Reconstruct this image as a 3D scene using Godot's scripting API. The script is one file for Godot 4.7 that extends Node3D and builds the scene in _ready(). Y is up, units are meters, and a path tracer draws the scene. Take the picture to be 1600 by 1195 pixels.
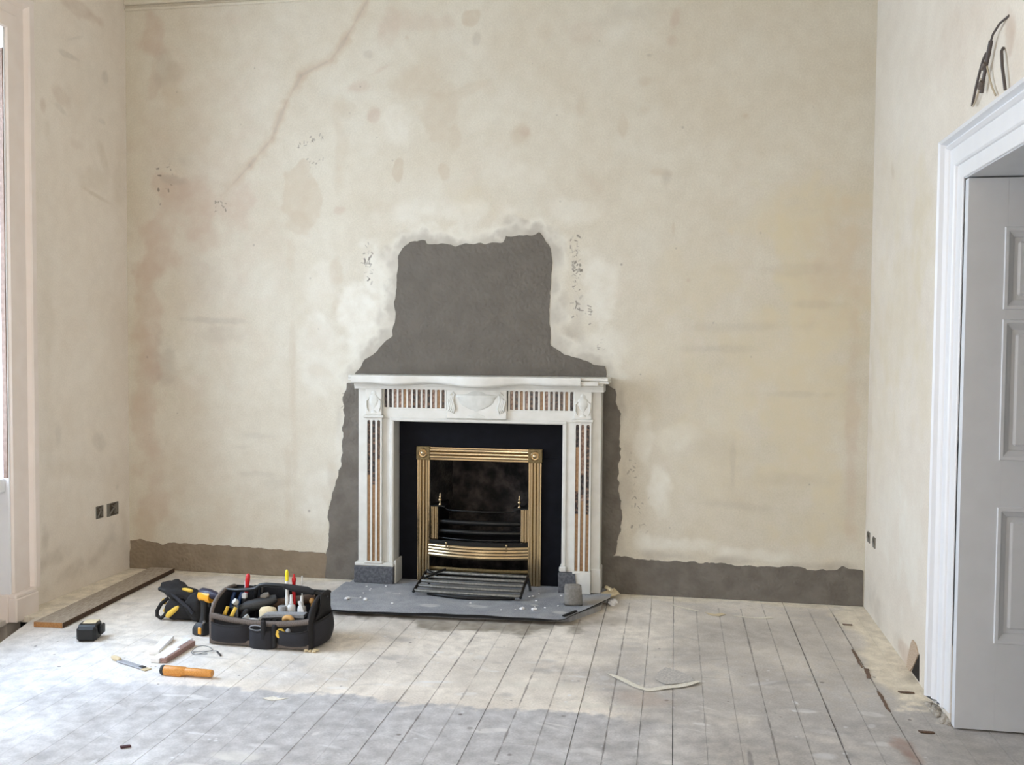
extends Node3D
# A bare plastered room under renovation with a marble chimneypiece. Metres, y up; back wall at z = 0, floor at y = 0.

const XL := -3.658      # left wall face
const XR := 1.136       # right wall face
const ZF := 8.6         # front wall face (behind the camera)
const CEIL := 4.3
const FX := -1.205      # centre line of the chimneypiece

var M := {}
var rng := RandomNumberGenerator.new()
var used_names := {}


func set_view() -> void:
	var cam := Camera3D.new()
	cam.name = "camera"
	cam.fov = 44.078
	cam.near = 0.05
	cam.far = 60.0
	add_child(cam)
	cam.transform = Transform3D(Basis.from_euler(Vector3(-0.0401034, 0.1705439, 0.0080365), EULER_ORDER_YXZ), Vector3(0, 1.55, 5.8777))
	cam.current = true


func set_light() -> void:
	var sky_mat := ProceduralSkyMaterial.new()
	sky_mat.sky_top_color = Color(0.86, 0.91, 1.0)
	sky_mat.sky_horizon_color = Color(0.97, 0.98, 1.0)
	sky_mat.ground_horizon_color = Color(0.62, 0.62, 0.6)
	sky_mat.ground_bottom_color = Color(0.42, 0.42, 0.4)
	sky_mat.sky_curve = 0.3
	sky_mat.sky_energy_multiplier = 2.0
	sky_mat.ground_energy_multiplier = 2.0
	var sky := Sky.new()
	sky.sky_material = sky_mat
	var env := Environment.new()
	env.background_mode = Environment.BG_SKY
	env.sky = sky
	env.tonemap_mode = Environment.TONE_MAPPER_LINEAR
	env.tonemap_exposure = 1.22
	env.sdfgi_enabled = true
	env.ssao_enabled = true
	env.ssil_enabled = true
	var we := WorldEnvironment.new()
	we.name = "world_environment"
	we.environment = env
	add_child(we)
	# daylight of the overcast sky through the window openings, and an added fill behind the camera
	daylight("daylight_side", Vector3(XL - 0.32, 1.98, 1.86), -90.0, Vector2(1.2, 2.4), 12.4, Color(0.80, 0.895, 1.0))
	daylight("daylight_side", Vector3(XL - 0.32, 1.98, 4.75), -90.0, Vector2(1.2, 2.4), 5.0, Color(0.88, 0.94, 1.0))
	daylight("daylight_front", Vector3(-2.35, 1.98, ZF + 0.32), 0.0, Vector2(1.2, 2.4), 3.6, Color(1.0, 0.975, 0.94))
	daylight("added_rear_light", Vector3(XR + 0.32, 1.98, 7.1), 90.0, Vector2(1.2, 2.4), 17.5, Color(1.0, 0.96, 0.915))  # added light, unseen, brightens the left wall


func daylight(called: String, at: Vector3, turn: float, size: Vector2, energy: float, c: Color) -> void:
	var a := AreaLight3D.new()
	a.name = called
	a.area_size = size
	a.light_energy = energy
	a.light_color = c
	a.shadow_enabled = true
	a.area_range = 20.0
	a.position = at
	a.rotation_degrees.y = turn
	add_child(a, true)


func _ready() -> void:
	set_view()
	set_light()
	rng.seed = 4711
	make_materials()
	build_room()
	build_floor()
	build_window_trim()
	build_door()
	build_chimneypiece()
	build_grate()
	build_hearth()
	build_tote()
	build_tote_tools()
	build_floor_things()
	build_wall_things()


# ---------------------------------------------------------------- names and tags
func numbered(called: String) -> String:
	if not used_names.has(called):
		used_names[called] = 0
		return called
	used_names[called] += 1
	return "%s_%03d" % [called, used_names[called]]


func tag(o: Node3D, label: String, category: String, group := "", kind := "") -> Node3D:
	if label != "":
		o.set_meta("label", label)
	if category != "":
		o.set_meta("category", category)
	if group != "":
		o.set_meta("group", group)
	if kind != "":
		o.set_meta("kind", kind)
	return o


func thing(called: String, label: String, category: String, at := Vector3.ZERO, turn := 0.0, group := "") -> Node3D:
	var o := Node3D.new()
	o.name = numbered(called)
	o.position = at
	o.rotation_degrees.y = turn
	add_child(o, true)
	return tag(o, label, category, group)


func solo(called: String, b: MB, m: Material, label: String, category: String, at := Vector3.ZERO, turn := 0.0, group := "") -> MeshInstance3D:
	var o := MeshInstance3D.new()
	o.name = numbered(called)
	o.mesh = b.mesh()
	o.material_override = m
	o.position = at
	o.rotation_degrees.y = turn
	add_child(o, true)
	tag(o, label, category, group)
	return o


func part(called: String, b: MB, m: Material, parent: Node3D, label := "") -> MeshInstance3D:
	var o := MeshInstance3D.new()
	o.name = called
	o.mesh = b.mesh()
	o.material_override = m
	parent.add_child(o, true)
	if label != "":
		o.set_meta("label", label)
	return o


func structure(called: String, label := "") -> Node3D:
	var o := Node3D.new()
	o.name = numbered(called)
	add_child(o, true)
	o.set_meta("kind", "structure")
	if label != "":
		o.set_meta("label", label)
		o.set_meta("category", called.split("_")[0])
	return o


# ---------------------------------------------------------------- mesh builder
class MB:
	var v := PackedVector3Array()
	var n := PackedVector3Array()
	var u := PackedVector2Array()
	var ix := PackedInt32Array()
	var t := Transform3D.IDENTITY
	var planar := []           # [axis u, axis v, origin u, origin v (top), size u, size v]

	func at(p: Vector3, euler := Vector3.ZERO, s := Vector3.ONE) -> MB:
		t = Transform3D(Basis.from_euler(euler * PI / 180.0).scaled_local(s), p)
		return self

	func frame(x: Vector3, y: Vector3, z: Vector3, o: Vector3) -> MB:
		t = Transform3D(Basis(x, y, z), o)
		return self

	func put(p: Vector3, nn: Vector3, uv := Vector2.ZERO) -> int:
		v.append(t * p)
		n.append((t.basis.inverse().transposed() * nn).normalized())
		u.append(uv)
		return v.size() - 1

	func tri_i(a: int, b: int, c: int) -> void:
		var g := (v[c] - v[a]).cross(v[b] - v[a])
		if g.dot(n[a] + n[b] + n[c]) < 0.0:
			ix.append_array([a, c, b])
		else:
			ix.append_array([a, b, c])

	func tri(a: Vector3, b: Vector3, c: Vector3, nn: Vector3) -> void:
		tri_i(put(a, nn), put(b, nn), put(c, nn))

	func quad(a: Vector3, b: Vector3, c: Vector3, d: Vector3, nn: Vector3) -> void:
		var i := put(a, nn)
		put(b, nn)
		put(c, nn)
		put(d, nn)
		tri_i(i, i + 1, i + 2)
		tri_i(i, i + 2, i + 3)

	func quad_auto(a: Vector3, b: Vector3, c: Vector3, d: Vector3, outward: Vector3) -> void:
		var nn := (c - a).cross(d - b).normalized()
		if nn.dot(outward) < 0.0:
			nn = -nn
		quad(a, b, c, d, nn)

	# box from lo to hi with chamfered edges
	func box(lo: Vector3, hi: Vector3, b := 0.0) -> MB:
		var c := (lo + hi) * 0.5
		var h := (hi - lo) * 0.5
		b = minf(b, minf(h.x, minf(h.y, h.z)) * 0.9)
		var corner := func(s: Vector3, axis: int) -> Vector3:
			var p := Vector3(s.x * (h.x - b), s.y * (h.y - b), s.z * (h.z - b))
			p[axis] = s[axis] * h[axis]
			return c + p
		for ax in 3:
			var e := (ax + 1) % 3
			var f := (ax + 2) % 3
			for s: float in [-1.0, 1.0]:
				var q := []
				for k in [[-1.0, -1.0], [1.0, -1.0], [1.0, 1.0], [-1.0, 1.0]]:
					var sg := Vector3.ZERO
					sg[ax] = s
					sg[e] = k[0]
					sg[f] = k[1]
					q.append(corner.call(sg, ax))
				var nn := Vector3.ZERO
				nn[ax] = s
				quad(q[0], q[1], q[2], q[3], nn)
		if b > 0.0:
			for ax in 3:
				var e := (ax + 1) % 3
				var f := (ax + 2) % 3
				for s1: float in [-1.0, 1.0]:
					for s2: float in [-1.0, 1.0]:
						var q := []
						for k in [[-1.0, e], [1.0, e], [1.0, f], [-1.0, f]]:
							var sg := Vector3.ZERO
							sg[ax] = k[0]
							sg[e] = s1
							sg[f] = s2
							q.append(corner.call(sg, k[1]))
						var nn := Vector3.ZERO
						nn[e] = s1
						nn[f] = s2
						quad(q[0], q[1], q[2], q[3], nn.normalized())
			for s1: float in [-1.0, 1.0]:
				for s2: float in [-1.0, 1.0]:
					for s3: float in [-1.0, 1.0]:
						var sg := Vector3(s1, s2, s3)
						tri(corner.call(sg, 0), corner.call(sg, 1), corner.call(sg, 2), sg.normalized())
		return self

	# polygon in local xy extruded from z0 to z1, optional chamfer on the z1 rim
	func prism(poly: PackedVector2Array, z0: float, z1: float, smooth := false) -> MB:
		var tris := Geometry2D.triangulate_polygon(poly)
		for s in [[z0, -1.0], [z1, 1.0]]:
			var base := v.size()
			for p in poly:
				put(Vector3(p.x, p.y, s[0]), Vector3(0, 0, s[1]))
			for k in range(0, tris.size(), 3):
				tri_i(base + tris[k], base + tris[k + 1], base + tris[k + 2])
		var m := poly.size()
		var turn := 1.0 if not Geometry2D.is_polygon_clockwise(poly) else -1.0
		var en := PackedVector3Array()
		for i in m:
			var d := poly[(i + 1) % m] - poly[i]
			en.append(Vector3(d.y, -d.x, 0).normalized() * turn)
		for i in m:
			var j := (i + 1) % m
			var na := en[i]
			var nb := en[i]
			if smooth:
				var pa := en[(i + m - 1) % m]
				var pb := en[j]
				if pa.dot(en[i]) > 0.6:
					na = (pa + en[i]).normalized()
				if pb.dot(en[i]) > 0.6:
					nb = (pb + en[i]).normalized()
			var b := v.size()
			put(Vector3(poly[i].x, poly[i].y, z0), na)
			put(Vector3(poly[j].x, poly[j].y, z0), nb)
			put(Vector3(poly[j].x, poly[j].y, z1), nb)
			put(Vector3(poly[i].x, poly[i].y, z1), na)
			tri_i(b, b + 1, b + 2)
			tri_i(b, b + 2, b + 3)
		return self

	# profile of (radius, height) turned round local y; sharp edges where a point repeats
	func lathe(prof: Array, segs := 16, arc := TAU, flat := 1.0) -> MB:
		for i in prof.size() - 1:
			var a: Vector2 = prof[i]
			var b: Vector2 = prof[i + 1]
			if a.distance_to(b) < 1e-6:
				continue
			var d := (b - a).normalized()
			var na := Vector2(d.y, -d.x)
			var nb := na
			if i > 0 and prof[i - 1].distance_to(a) > 1e-6:
				var pd: Vector2 = (a - prof[i - 1]).normalized()
				if pd.dot(d) > 0.5:
					na = (na + Vector2(pd.y, -pd.x)).normalized()
			if i < prof.size() - 2 and prof[i + 2].distance_to(b) > 1e-6:
				var nd: Vector2 = (prof[i + 2] - b).normalized()
				if nd.dot(d) > 0.5:
					nb = (nb + Vector2(nd.y, -nd.x)).normalized()
			var base := v.size()
			for k in segs + 1:
				var w := arc * k / segs
				var c := cos(w)
				var s := sin(w)
				put(Vector3(a.x * c, a.y, a.x * s * flat), Vector3(na.x * c, na.y, na.x * s))
				put(Vector3(b.x * c, b.y, b.x * s * flat), Vector3(nb.x * c, nb.y, nb.x * s))
			for k in segs:
				var q := base + k * 2
				if a.x > 1e-6:
					tri_i(q, q + 2, q + 1)
				if b.x > 1e-6:
					tri_i(q + 2, q + 3, q + 1)
		return self

	# round bar along points, radius may vary
	func tube(pts: Array, r: Variant, segs := 8, oval := 1.0) -> MB:
		var m := pts.size()
		var side := Vector3.ZERO
		var base := v.size()
		for i in m:
			var d: Vector3 = (pts[mini(i + 1, m - 1)] - pts[maxi(i - 1, 0)]).normalized()
			if side == Vector3.ZERO:
				side = d.cross(Vector3.UP if absf(d.y) < 0.9 else Vector3.RIGHT).normalized()
			side = (side - d * side.dot(d)).normalized()
			var up := side.cross(d)
			var rad: float = r[i] if r is Array else r
			for k in segs:
				var w := TAU * k / segs
				var nn := side * cos(w) + up * sin(w)
				put(pts[i] + (side * cos(w) + up * sin(w) * oval) * rad, nn)
		for i in m - 1:
			for k in segs:
				var a := base + i * segs + k
				var b := base + i * segs + (k + 1) % segs
				tri_i(a, b, b + segs)
				tri_i(a, b + segs, a + segs)
		for e in 2:
			var i := 0 if e == 0 else m - 1
			var d: Vector3 = (pts[1] - pts[0]).normalized() * -1.0 if e == 0 else (pts[m - 1] - pts[m - 2]).normalized()
			var c := put(pts[i], d)
			var first := v.size()
			for k in segs:
				v.append(v[base + i * segs + k])
				n.append((t.basis.inverse().transposed() * d).normalized())
				u.append(Vector2.ZERO)
			for k in segs:
				tri_i(c, first + k, first + (k + 1) % segs)
		return self

	# smooth surface through a grid of points [row][column]
	func surf(g: Array, close_u := false, two_sided := 0.0) -> MB:
		var rows := g.size()
		var cols: int = g[0].size()
		var nor := []
		for i in rows:
			var line := []
			for j in cols:
				var ja := (j + 1) % cols if close_u else mini(j + 1, cols - 1)
				var jb := (j + cols - 1) % cols if close_u else maxi(j - 1, 0)
				var du: Vector3 = g[i][ja] - g[i][jb]
				var dv: Vector3 = g[mini(i + 1, rows - 1)][j] - g[maxi(i - 1, 0)][j]
				line.append(du.cross(dv).normalized())
			nor.append(line)
		for side in ([1.0, -1.0] if two_sided > 0.0 else [1.0]):
			var base := v.size()
			for i in rows:
				for j in cols:
					var off: Vector3 = nor[i][j] * (side * two_sided * 0.5)
					put(g[i][j] + off, nor[i][j] * side, Vector2(float(j) / maxi(cols - 1, 1), float(i) / maxi(rows - 1, 1)))
			for i in rows - 1:
				for j in (cols if close_u else cols - 1):
					var j2 := (j + 1) % cols
					var a := base + i * cols + j
					var b := base + i * cols + j2
					tri_i(a, b, b + cols)
					tri_i(a, b + cols, a + cols)
		if two_sided > 0.0:
			var rim := []
			for j in cols:
				rim.append([0, j])
			for i in range(1, rows):
				rim.append([i, cols - 1])
			for j in range(cols - 2, -1, -1):
				rim.append([rows - 1, j])
			for i in range(rows - 2, 0, -1):
				rim.append([i, 0])
			var mid: Vector3 = g[rows / 2][cols / 2]
			for k in rim.size():
				var a: Array = rim[k]
				var b: Array = rim[(k + 1) % rim.size()]
				var pa: Vector3 = g[a[0]][a[1]]
				var pb: Vector3 = g[b[0]][b[1]]
				var oa: Vector3 = nor[a[0]][a[1]] * (two_sided * 0.5)
				var ob: Vector3 = nor[b[0]][b[1]] * (two_sided * 0.5)
				quad_auto(pa - oa, pb - ob, pb + ob, pa + oa, (pa + pb) * 0.5 - mid)
		return self

	# moulding: profile points (outward from the opening, projection) run along a path with mitred corners
	func mould(prof: Array, path: Array, face: Vector3, flip := 1.0) -> MB:
		var m := path.size()
		var rings := []
		for i in m:
			var d0: Vector3 = (path[i] - path[maxi(i - 1, 0)]).normalized()
			var d1: Vector3 = (path[mini(i + 1, m - 1)] - path[i]).normalized()
			if i == 0:
				d0 = d1
			if i == m - 1:
				d1 = d0
			var o0 := d0.cross(face) * flip
			var o1 := d1.cross(face) * flip
			var mit := (o0 + o1).normalized()
			mit /= maxf(mit.dot(o0), 0.2)
			var ring := []
			for p: Vector2 in prof:
				ring.append(path[i] + mit * p.x + face * p.y)
			rings.append(ring)
		for i in m - 1:
			var mid := Vector3.ZERO
			for p: Vector3 in rings[i]:
				mid += p
			mid /= prof.size()
			for k in prof.size() - 1:
				var a: Vector3 = rings[i][k]
				var b: Vector3 = rings[i][k + 1]
				var c: Vector3 = rings[i + 1][k + 1]
				var d: Vector3 = rings[i + 1][k]
				var nn := (c - a).cross(d - b).normalized()
				# outside of the profile: left of its direction when it climbs from the opening outwards
				var pd: Vector2 = (prof[k + 1] - prof[k]).normalized()
				var d1: Vector3 = (path[i + 1] - path[i]).normalized()
				var o1: Vector3 = d1.cross(face) * flip
				var want := o1 * -pd.y + face * pd.x
				if nn.dot(want) < 0.0:
					nn = -nn
				quad(a, b, c, d, nn)
		var flat := PackedVector2Array()
		for p: Vector2 in prof:
			flat.append(p)
		var tris := Geometry2D.triangulate_polygon(flat)
		for e in [0, m - 1]:
			var nn: Vector3 = (path[0] - path[1]).normalized() if e == 0 else (path[m - 1] - path[m - 2]).normalized()
			for k in range(0, tris.size(), 3):
				tri(rings[e][tris[k]], rings[e][tris[k + 1]], rings[e][tris[k + 2]], nn)
		return self

	func mesh() -> ArrayMesh:
		if planar.size() == 6:
			for i in v.size():
				u[i] = Vector2((v[i][planar[0]] - planar[2]) / planar[4], (planar[3] - v[i][planar[1]]) / planar[5])
		var a := []
		a.resize(Mesh.ARRAY_MAX)
		a[Mesh.ARRAY_VERTEX] = v
		a[Mesh.ARRAY_NORMAL] = n
		a[Mesh.ARRAY_TEX_UV] = u
		a[Mesh.ARRAY_INDEX] = ix
		var am := ArrayMesh.new()
		am.add_surface_from_arrays(Mesh.PRIMITIVE_TRIANGLES, a)
		return am


func bar(lo: Vector3, hi: Vector3, b := 0.0) -> MB:
	return MB.new().box(lo, hi, b)


# rounded rectangle centred at c
func round_rect(c: Vector2, h: Vector2, r: float, seg := 4) -> PackedVector2Array:
	var p := PackedVector2Array()
	for k in 4:
		var cc := c + Vector2((h.x - r) * [1, -1, -1, 1][k], (h.y - r) * [1, 1, -1, -1][k])
		for i in seg + 1:
			var w := PI / 2 * (k + float(i) / seg)
			p.append(cc + Vector2(cos(w), sin(w)) * r)
	return p


# ragged outline: a polygon walked in short steps with noise
func ragged(pts: Array, step: float, rough: float, seed_: int, keep_below := -99.0) -> PackedVector2Array:
	var nz := FastNoiseLite.new()
	nz.seed = seed_
	nz.frequency = 9.0
	nz.fractal_octaves = 4
	var out := PackedVector2Array()
	for i in pts.size():
		var a := Vector2(pts[i][0], pts[i][1])
		var b := Vector2(pts[(i + 1) % pts.size()][0], pts[(i + 1) % pts.size()][1])
		var k := maxi(1, int(a.distance_to(b) / step))
		for j in k:
			var p := a.lerp(b, float(j) / k)
			if p.y > keep_below and b.y > keep_below:
				p += Vector2(nz.get_noise_2d(p.x, p.y), nz.get_noise_2d(p.x + 31.0, p.y - 17.0)) * rough
			out.append(p)
	return out
const BACK_STAINS_AND_LIGHT := [
	[-3.185,2.420,0.781,1.398,0,"P",0.26,1.0], [-3.381,0.745,0.657,0.870,0,"P",0.16,1.0], [-3.472,3.590,0.102,0.177,0,"P",0.60,0.6], [-3.455,3.315,0.065,0.169,-10,"P",0.45,0.6],  # first two: broad pinkish-brown cast at left, partly light put into the colour
	[-3.327,3.184,0.092,0.253,8,"T",0.50,0.7], [-3.386,3.355,0.115,0.126,0,"G",0.30,0.8], [-3.505,1.782,0.113,0.560,0,"P",0.45,0.6], [-3.539,1.089,0.104,0.522,-3,"P",0.45,0.5],
	[-3.477,0.524,0.104,0.350,0,"P",0.45,0.6], [-3.367,1.438,0.103,0.259,0,"G",0.35,0.8], [-3.587,1.522,0.066,0.520,0,"T",0.40,0.9], [-3.185,2.441,0.276,0.203,0,"P",0.55,0.5],
	[-3.359,2.593,0.208,0.093,-15,"P",0.55,0.5], [-2.866,2.436,0.144,0.252,-10,"P",0.40,0.7], [-3.441,2.146,0.159,0.257,-15,"P",0.55,0.6], [-3.048,2.240,0.183,0.127,0,"P",0.35,0.7],
	[-3.322,2.635,0.092,0.034,-10,"G",0.40,0.6], [-3.251,2.760,0.101,0.084,0,"G",0.25,0.8], [-2.428,2.512,0.141,0.199,0,"T",0.62,0.2], [-2.455,2.325,0.106,0.075,0,"T",0.50,0.4],
	[-2.486,2.138,0.040,0.209,0,"T",0.40,0.7], [-2.157,2.412,0.087,0.045,15,"P",0.50,0.4], [-2.174,2.012,0.061,0.099,0,"T",0.50,0.3], [-2.157,1.783,0.074,0.075,0,"T",0.45,0.4],
	[-2.157,2.774,0.061,0.246,0,"T",0.35,0.5], [-2.114,3.059,0.112,0.073,0,"T",0.35,0.6], [-1.627,3.583,0.293,0.088,0,"P",0.30,0.6], [-1.816,3.532,0.085,0.161,0,"P",0.28,0.6],
	[-1.296,3.599,0.066,0.051,0,"T",0.75,0.3], [-1.647,3.212,0.202,0.113,-15,"T",0.50,0.5], [-1.478,3.005,0.167,0.160,-25,"T",0.50,0.4], [-1.386,2.894,0.058,0.120,0,"T",0.40,0.4],
	[-1.763,2.658,0.030,0.061,-8,"T",0.85,0.3], [-1.464,2.651,0.038,0.060,20,"T",0.70,0.4], [-1.930,3.012,0.047,0.061,0,"P",0.65,0.6], [-2.037,3.198,0.086,0.057,0,"P",0.50,0.7],
	[-1.858,3.313,0.106,0.024,25,"P",0.35,0.7], [-1.711,3.495,0.029,0.028,0,"T",0.50,0.6], [-1.254,3.466,0.025,0.048,0,"G",0.35,0.7], [-1.965,3.398,0.043,0.032,0,"G",0.30,0.7],
	[-1.856,2.440,0.214,0.073,0,"T",0.22,0.8], [-1.309,2.471,0.186,0.104,0,"Y",0.30,0.6], [-1.272,3.169,0.123,0.040,20,"T",0.30,0.7], [-1.144,2.388,0.082,0.104,0,"Y",0.30,0.8],
	[-0.956,2.861,0.081,0.067,35,"T",0.70,0.8], [-0.936,2.880,0.040,0.036,30,"P",0.50,0.8], [-0.597,3.015,0.036,0.086,0,"T",0.40,0.8], [-0.029,3.524,0.034,0.099,-8,"P",0.65,0.7],
	[-0.054,3.403,0.038,0.054,0,"P",0.45,0.7], [-0.183,3.317,0.023,0.015,0,"G",0.70,0.6], [-0.204,3.163,0.046,0.031,0,"T",0.50,0.8], [-0.340,2.901,0.035,0.132,0,"T",0.50,0.6],
	[-0.209,2.994,0.054,0.035,0,"T",0.35,0.8], [0.400,2.935,0.034,0.030,0,"T",0.75,0.8], [-0.111,2.612,0.093,0.031,-10,"T",0.55,0.7], [-0.072,2.584,0.039,0.054,0,"G",0.30,0.8],
	[-0.583,3.474,0.118,0.093,0,"P",0.25,0.8], [-0.337,3.578,0.233,0.077,0,"G",0.20,0.9], [-0.829,3.485,0.064,0.078,0,"T",0.30,0.8], [-0.022,2.273,0.012,0.054,0,"T",0.50,0.7],
	[0.722,2.358,0.478,0.228,0,"Y",0.65,0.8], [0.840,1.977,0.330,0.608,0,"Y",0.75,0.7], [0.591,1.479,0.523,0.617,0,"Y",0.50,0.8], [0.781,1.251,0.333,0.923,0,"Y",0.60,0.6],
	[0.905,0.560,0.221,0.348,0,"Y",0.55,0.7], [0.260,0.928,0.420,0.627,0,"Y",0.40,0.8], [1.044,0.949,0.051,0.842,0,"P",0.40,0.7], [0.947,2.090,0.218,0.378,0,"P",0.35,0.8],
	[0.129,1.942,0.421,0.233,0,"Y",0.40,0.8], [-0.056,1.472,0.233,0.314,0,"Y",0.30,0.8], [0.250,1.534,0.267,0.031,0,"G",0.22,0.8], [0.706,1.269,0.260,0.027,0,"G",0.25,0.8],
	[0.362,1.670,0.378,0.039,0,"G",0.20,0.8], [0.183,0.926,0.230,0.102,0,"G",0.15,0.9], [0.357,0.814,0.019,0.157,0,"G",0.25,0.7], [0.380,0.579,0.342,0.039,-3,"G",0.25,0.8],
	[0.716,0.747,0.223,0.047,0,"G",0.20,0.8], [0.655,2.016,0.370,0.046,0,"G",0.15,0.8], [0.843,1.806,0.220,0.030,0,"G",0.20,0.8], [0.072,1.953,0.019,0.019,0,"P",0.60,0.7],
	[-0.084,0.681,0.078,0.199,0,"W",0.70,0.7], [-0.185,0.917,0.063,0.238,0,"W",0.50,0.7], [-0.001,0.326,0.351,0.064,-4,"W",0.60,0.7], [0.500,0.278,0.378,0.055,-3,"W",0.50,0.7],
	[0.029,0.962,0.155,0.118,0,"W",0.40,0.8], [-0.197,0.358,0.079,0.096,0,"W",0.50,0.6], [-2.026,1.701,0.195,0.290,0,"W",0.75,0.6], [-2.288,1.449,0.264,0.377,0,"W",0.45,0.8],
	[-2.090,0.866,0.109,0.503,0,"W",0.60,0.7], [-2.288,0.480,0.177,0.254,0,"W",0.50,0.8], [-1.897,1.990,0.129,0.247,0,"W",0.70,0.6], [-1.433,2.392,0.542,0.121,0,"W",0.45,0.8],
	[-0.618,2.379,0.239,0.118,0,"W",0.40,0.8], [-0.513,1.865,0.159,0.317,0,"W",0.60,0.7], [-0.450,1.587,0.159,0.159,0,"W",0.45,0.8], [-1.772,2.926,0.169,0.121,0,"W",0.40,0.7],
	[-2.640,3.159,0.178,0.248,0,"W",0.25,0.9], [-1.023,2.625,0.244,0.199,0,"W",0.35,0.9], [-2.288,1.908,0.176,0.291,0,"W",0.40,0.8], [-3.051,1.697,0.321,0.026,-2,"G",0.40,0.7],
	[-2.960,1.612,0.182,0.060,0,"G",0.20,0.8], [-2.483,1.447,0.027,0.505,0,"T",0.40,0.7], [-2.511,0.557,0.031,0.341,0,"T",0.35,0.8], [-2.556,0.620,0.135,0.051,0,"G",0.20,0.9],
	[-2.845,0.854,0.109,0.030,0,"G",0.30,0.7], [-2.735,0.934,0.181,0.026,0,"G",0.20,0.8], [-2.736,0.678,0.136,0.021,0,"G",0.20,0.8], [-2.965,0.498,0.119,0.095,0,"T",0.30,0.8],
	[-2.465,1.110,0.022,0.676,0,"T",0.30,0.8], [-3.049,1.995,0.183,0.170,0,"G",0.15,0.9], [-2.288,1.365,0.115,0.042,-20,"T",0.30,0.8], [-3.197,0.316,0.512,0.113,0,"T",0.35,0.9],
	[-2.511,0.280,0.269,0.068,0,"T",0.30,0.9], [-3.526,0.281,0.142,0.132,0,"T",0.60,0.8], [-1.833,2.133,0.077,0.098,-20,"G",0.55,0.7], [-1.643,2.241,0.254,0.041,0,"G",0.40,0.8],
	[-1.803,1.907,0.060,0.205,0,"G",0.45,0.8], [-1.862,1.701,0.060,0.165,-10,"G",0.50,0.8], [-1.939,1.536,0.112,0.066,30,"G",0.60,0.8], [-0.939,2.297,0.162,0.056,-10,"G",0.75,0.7],
	[-0.837,2.272,0.089,0.056,-20,"G",0.70,0.7], [-0.727,2.104,0.048,0.159,0,"G",0.55,0.7], [-0.708,1.825,0.072,0.239,0,"G",0.50,0.8], [-0.690,1.586,0.105,0.096,-20,"G",0.50,0.8],
	[-0.489,1.484,0.119,0.072,-20,"G",0.55,0.8], [-0.388,1.350,0.055,0.103,0,"G",0.65,0.8], [-0.592,1.785,0.056,0.238,0,"G",0.30,0.8], [-0.610,1.626,0.088,0.080,0,"G",0.30,0.8],
	[-0.334,1.152,0.055,0.239,0,"G",0.55,0.8], [-0.300,0.674,0.055,0.320,0,"G",0.50,0.8], [-0.316,0.353,0.063,0.121,0,"G",0.40,0.8], [0.000,0.254,0.234,0.040,-2,"G",0.60,0.9],
	[0.386,0.241,0.229,0.039,0,"G",0.60,0.9], [0.764,0.227,0.224,0.039,0,"G",0.60,0.9], [1.023,0.236,0.110,0.054,0,"G",0.60,0.9], [-2.156,1.074,0.044,0.168,0,"G",0.30,0.9],
	[-2.200,0.610,0.044,0.127,0,"G",0.30,0.9],
]
const LEFT_STAINS := [
	[0.458,3.610,0.221,0.063,0,"P",0.60,0.5], [0.326,3.595,0.136,0.056,0,"P",0.60,0.5], [0.620,3.286,0.123,0.023,0,"G",0.55,0.6], [0.556,3.402,0.101,0.016,-25,"G",0.40,0.7],
	[0.845,2.923,0.029,0.052,0,"P",0.70,0.7], [0.686,3.020,0.109,0.053,20,"P",0.45,0.7], [0.687,2.943,0.072,0.019,20,"G",0.35,0.7], [0.228,3.260,0.042,0.049,-20,"G",0.45,0.7],
	[0.268,2.964,0.049,0.025,0,"G",0.40,0.7], [0.807,2.802,0.046,0.075,0,"T",0.35,0.8], [0.344,2.481,0.177,0.020,10,"T",0.70,0.6], [0.409,2.571,0.199,0.096,0,"T",0.40,0.8],
	[0.257,2.741,0.056,0.099,-20,"T",0.50,0.7], [0.536,2.765,0.102,0.039,0,"P",0.35,0.8], [0.096,2.583,0.073,0.254,0,"T",0.40,0.8], [0.401,3.093,0.332,0.400,0,"G",0.12,0.9],
	[0.335,0.902,0.096,0.058,20,"G",0.40,0.8], [0.739,0.981,0.036,0.077,0,"G",0.30,0.8], [0.755,0.769,0.144,0.077,0,"T",0.25,0.9], [0.505,0.757,0.196,0.121,0,"T",0.25,0.9],
	[0.140,0.582,0.044,0.043,0,"G",0.40,0.8], [0.204,0.250,0.087,0.085,0,"G",0.45,0.8], [0.764,0.246,0.180,0.078,0,"D",0.35,0.8], [0.643,0.140,0.250,0.071,-20,"D",0.30,0.9],
	[0.880,0.348,0.046,0.114,0,"D",0.30,0.9], [0.381,0.161,0.205,0.066,-20,"D",0.30,0.9], [0.357,1.685,0.272,0.246,0,"W",0.20,0.9], [0.055,0.308,0.076,0.261,0,"T",0.50,0.9],
	[0.831,1.446,0.058,0.758,0,"T",0.25,0.9],
]
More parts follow.
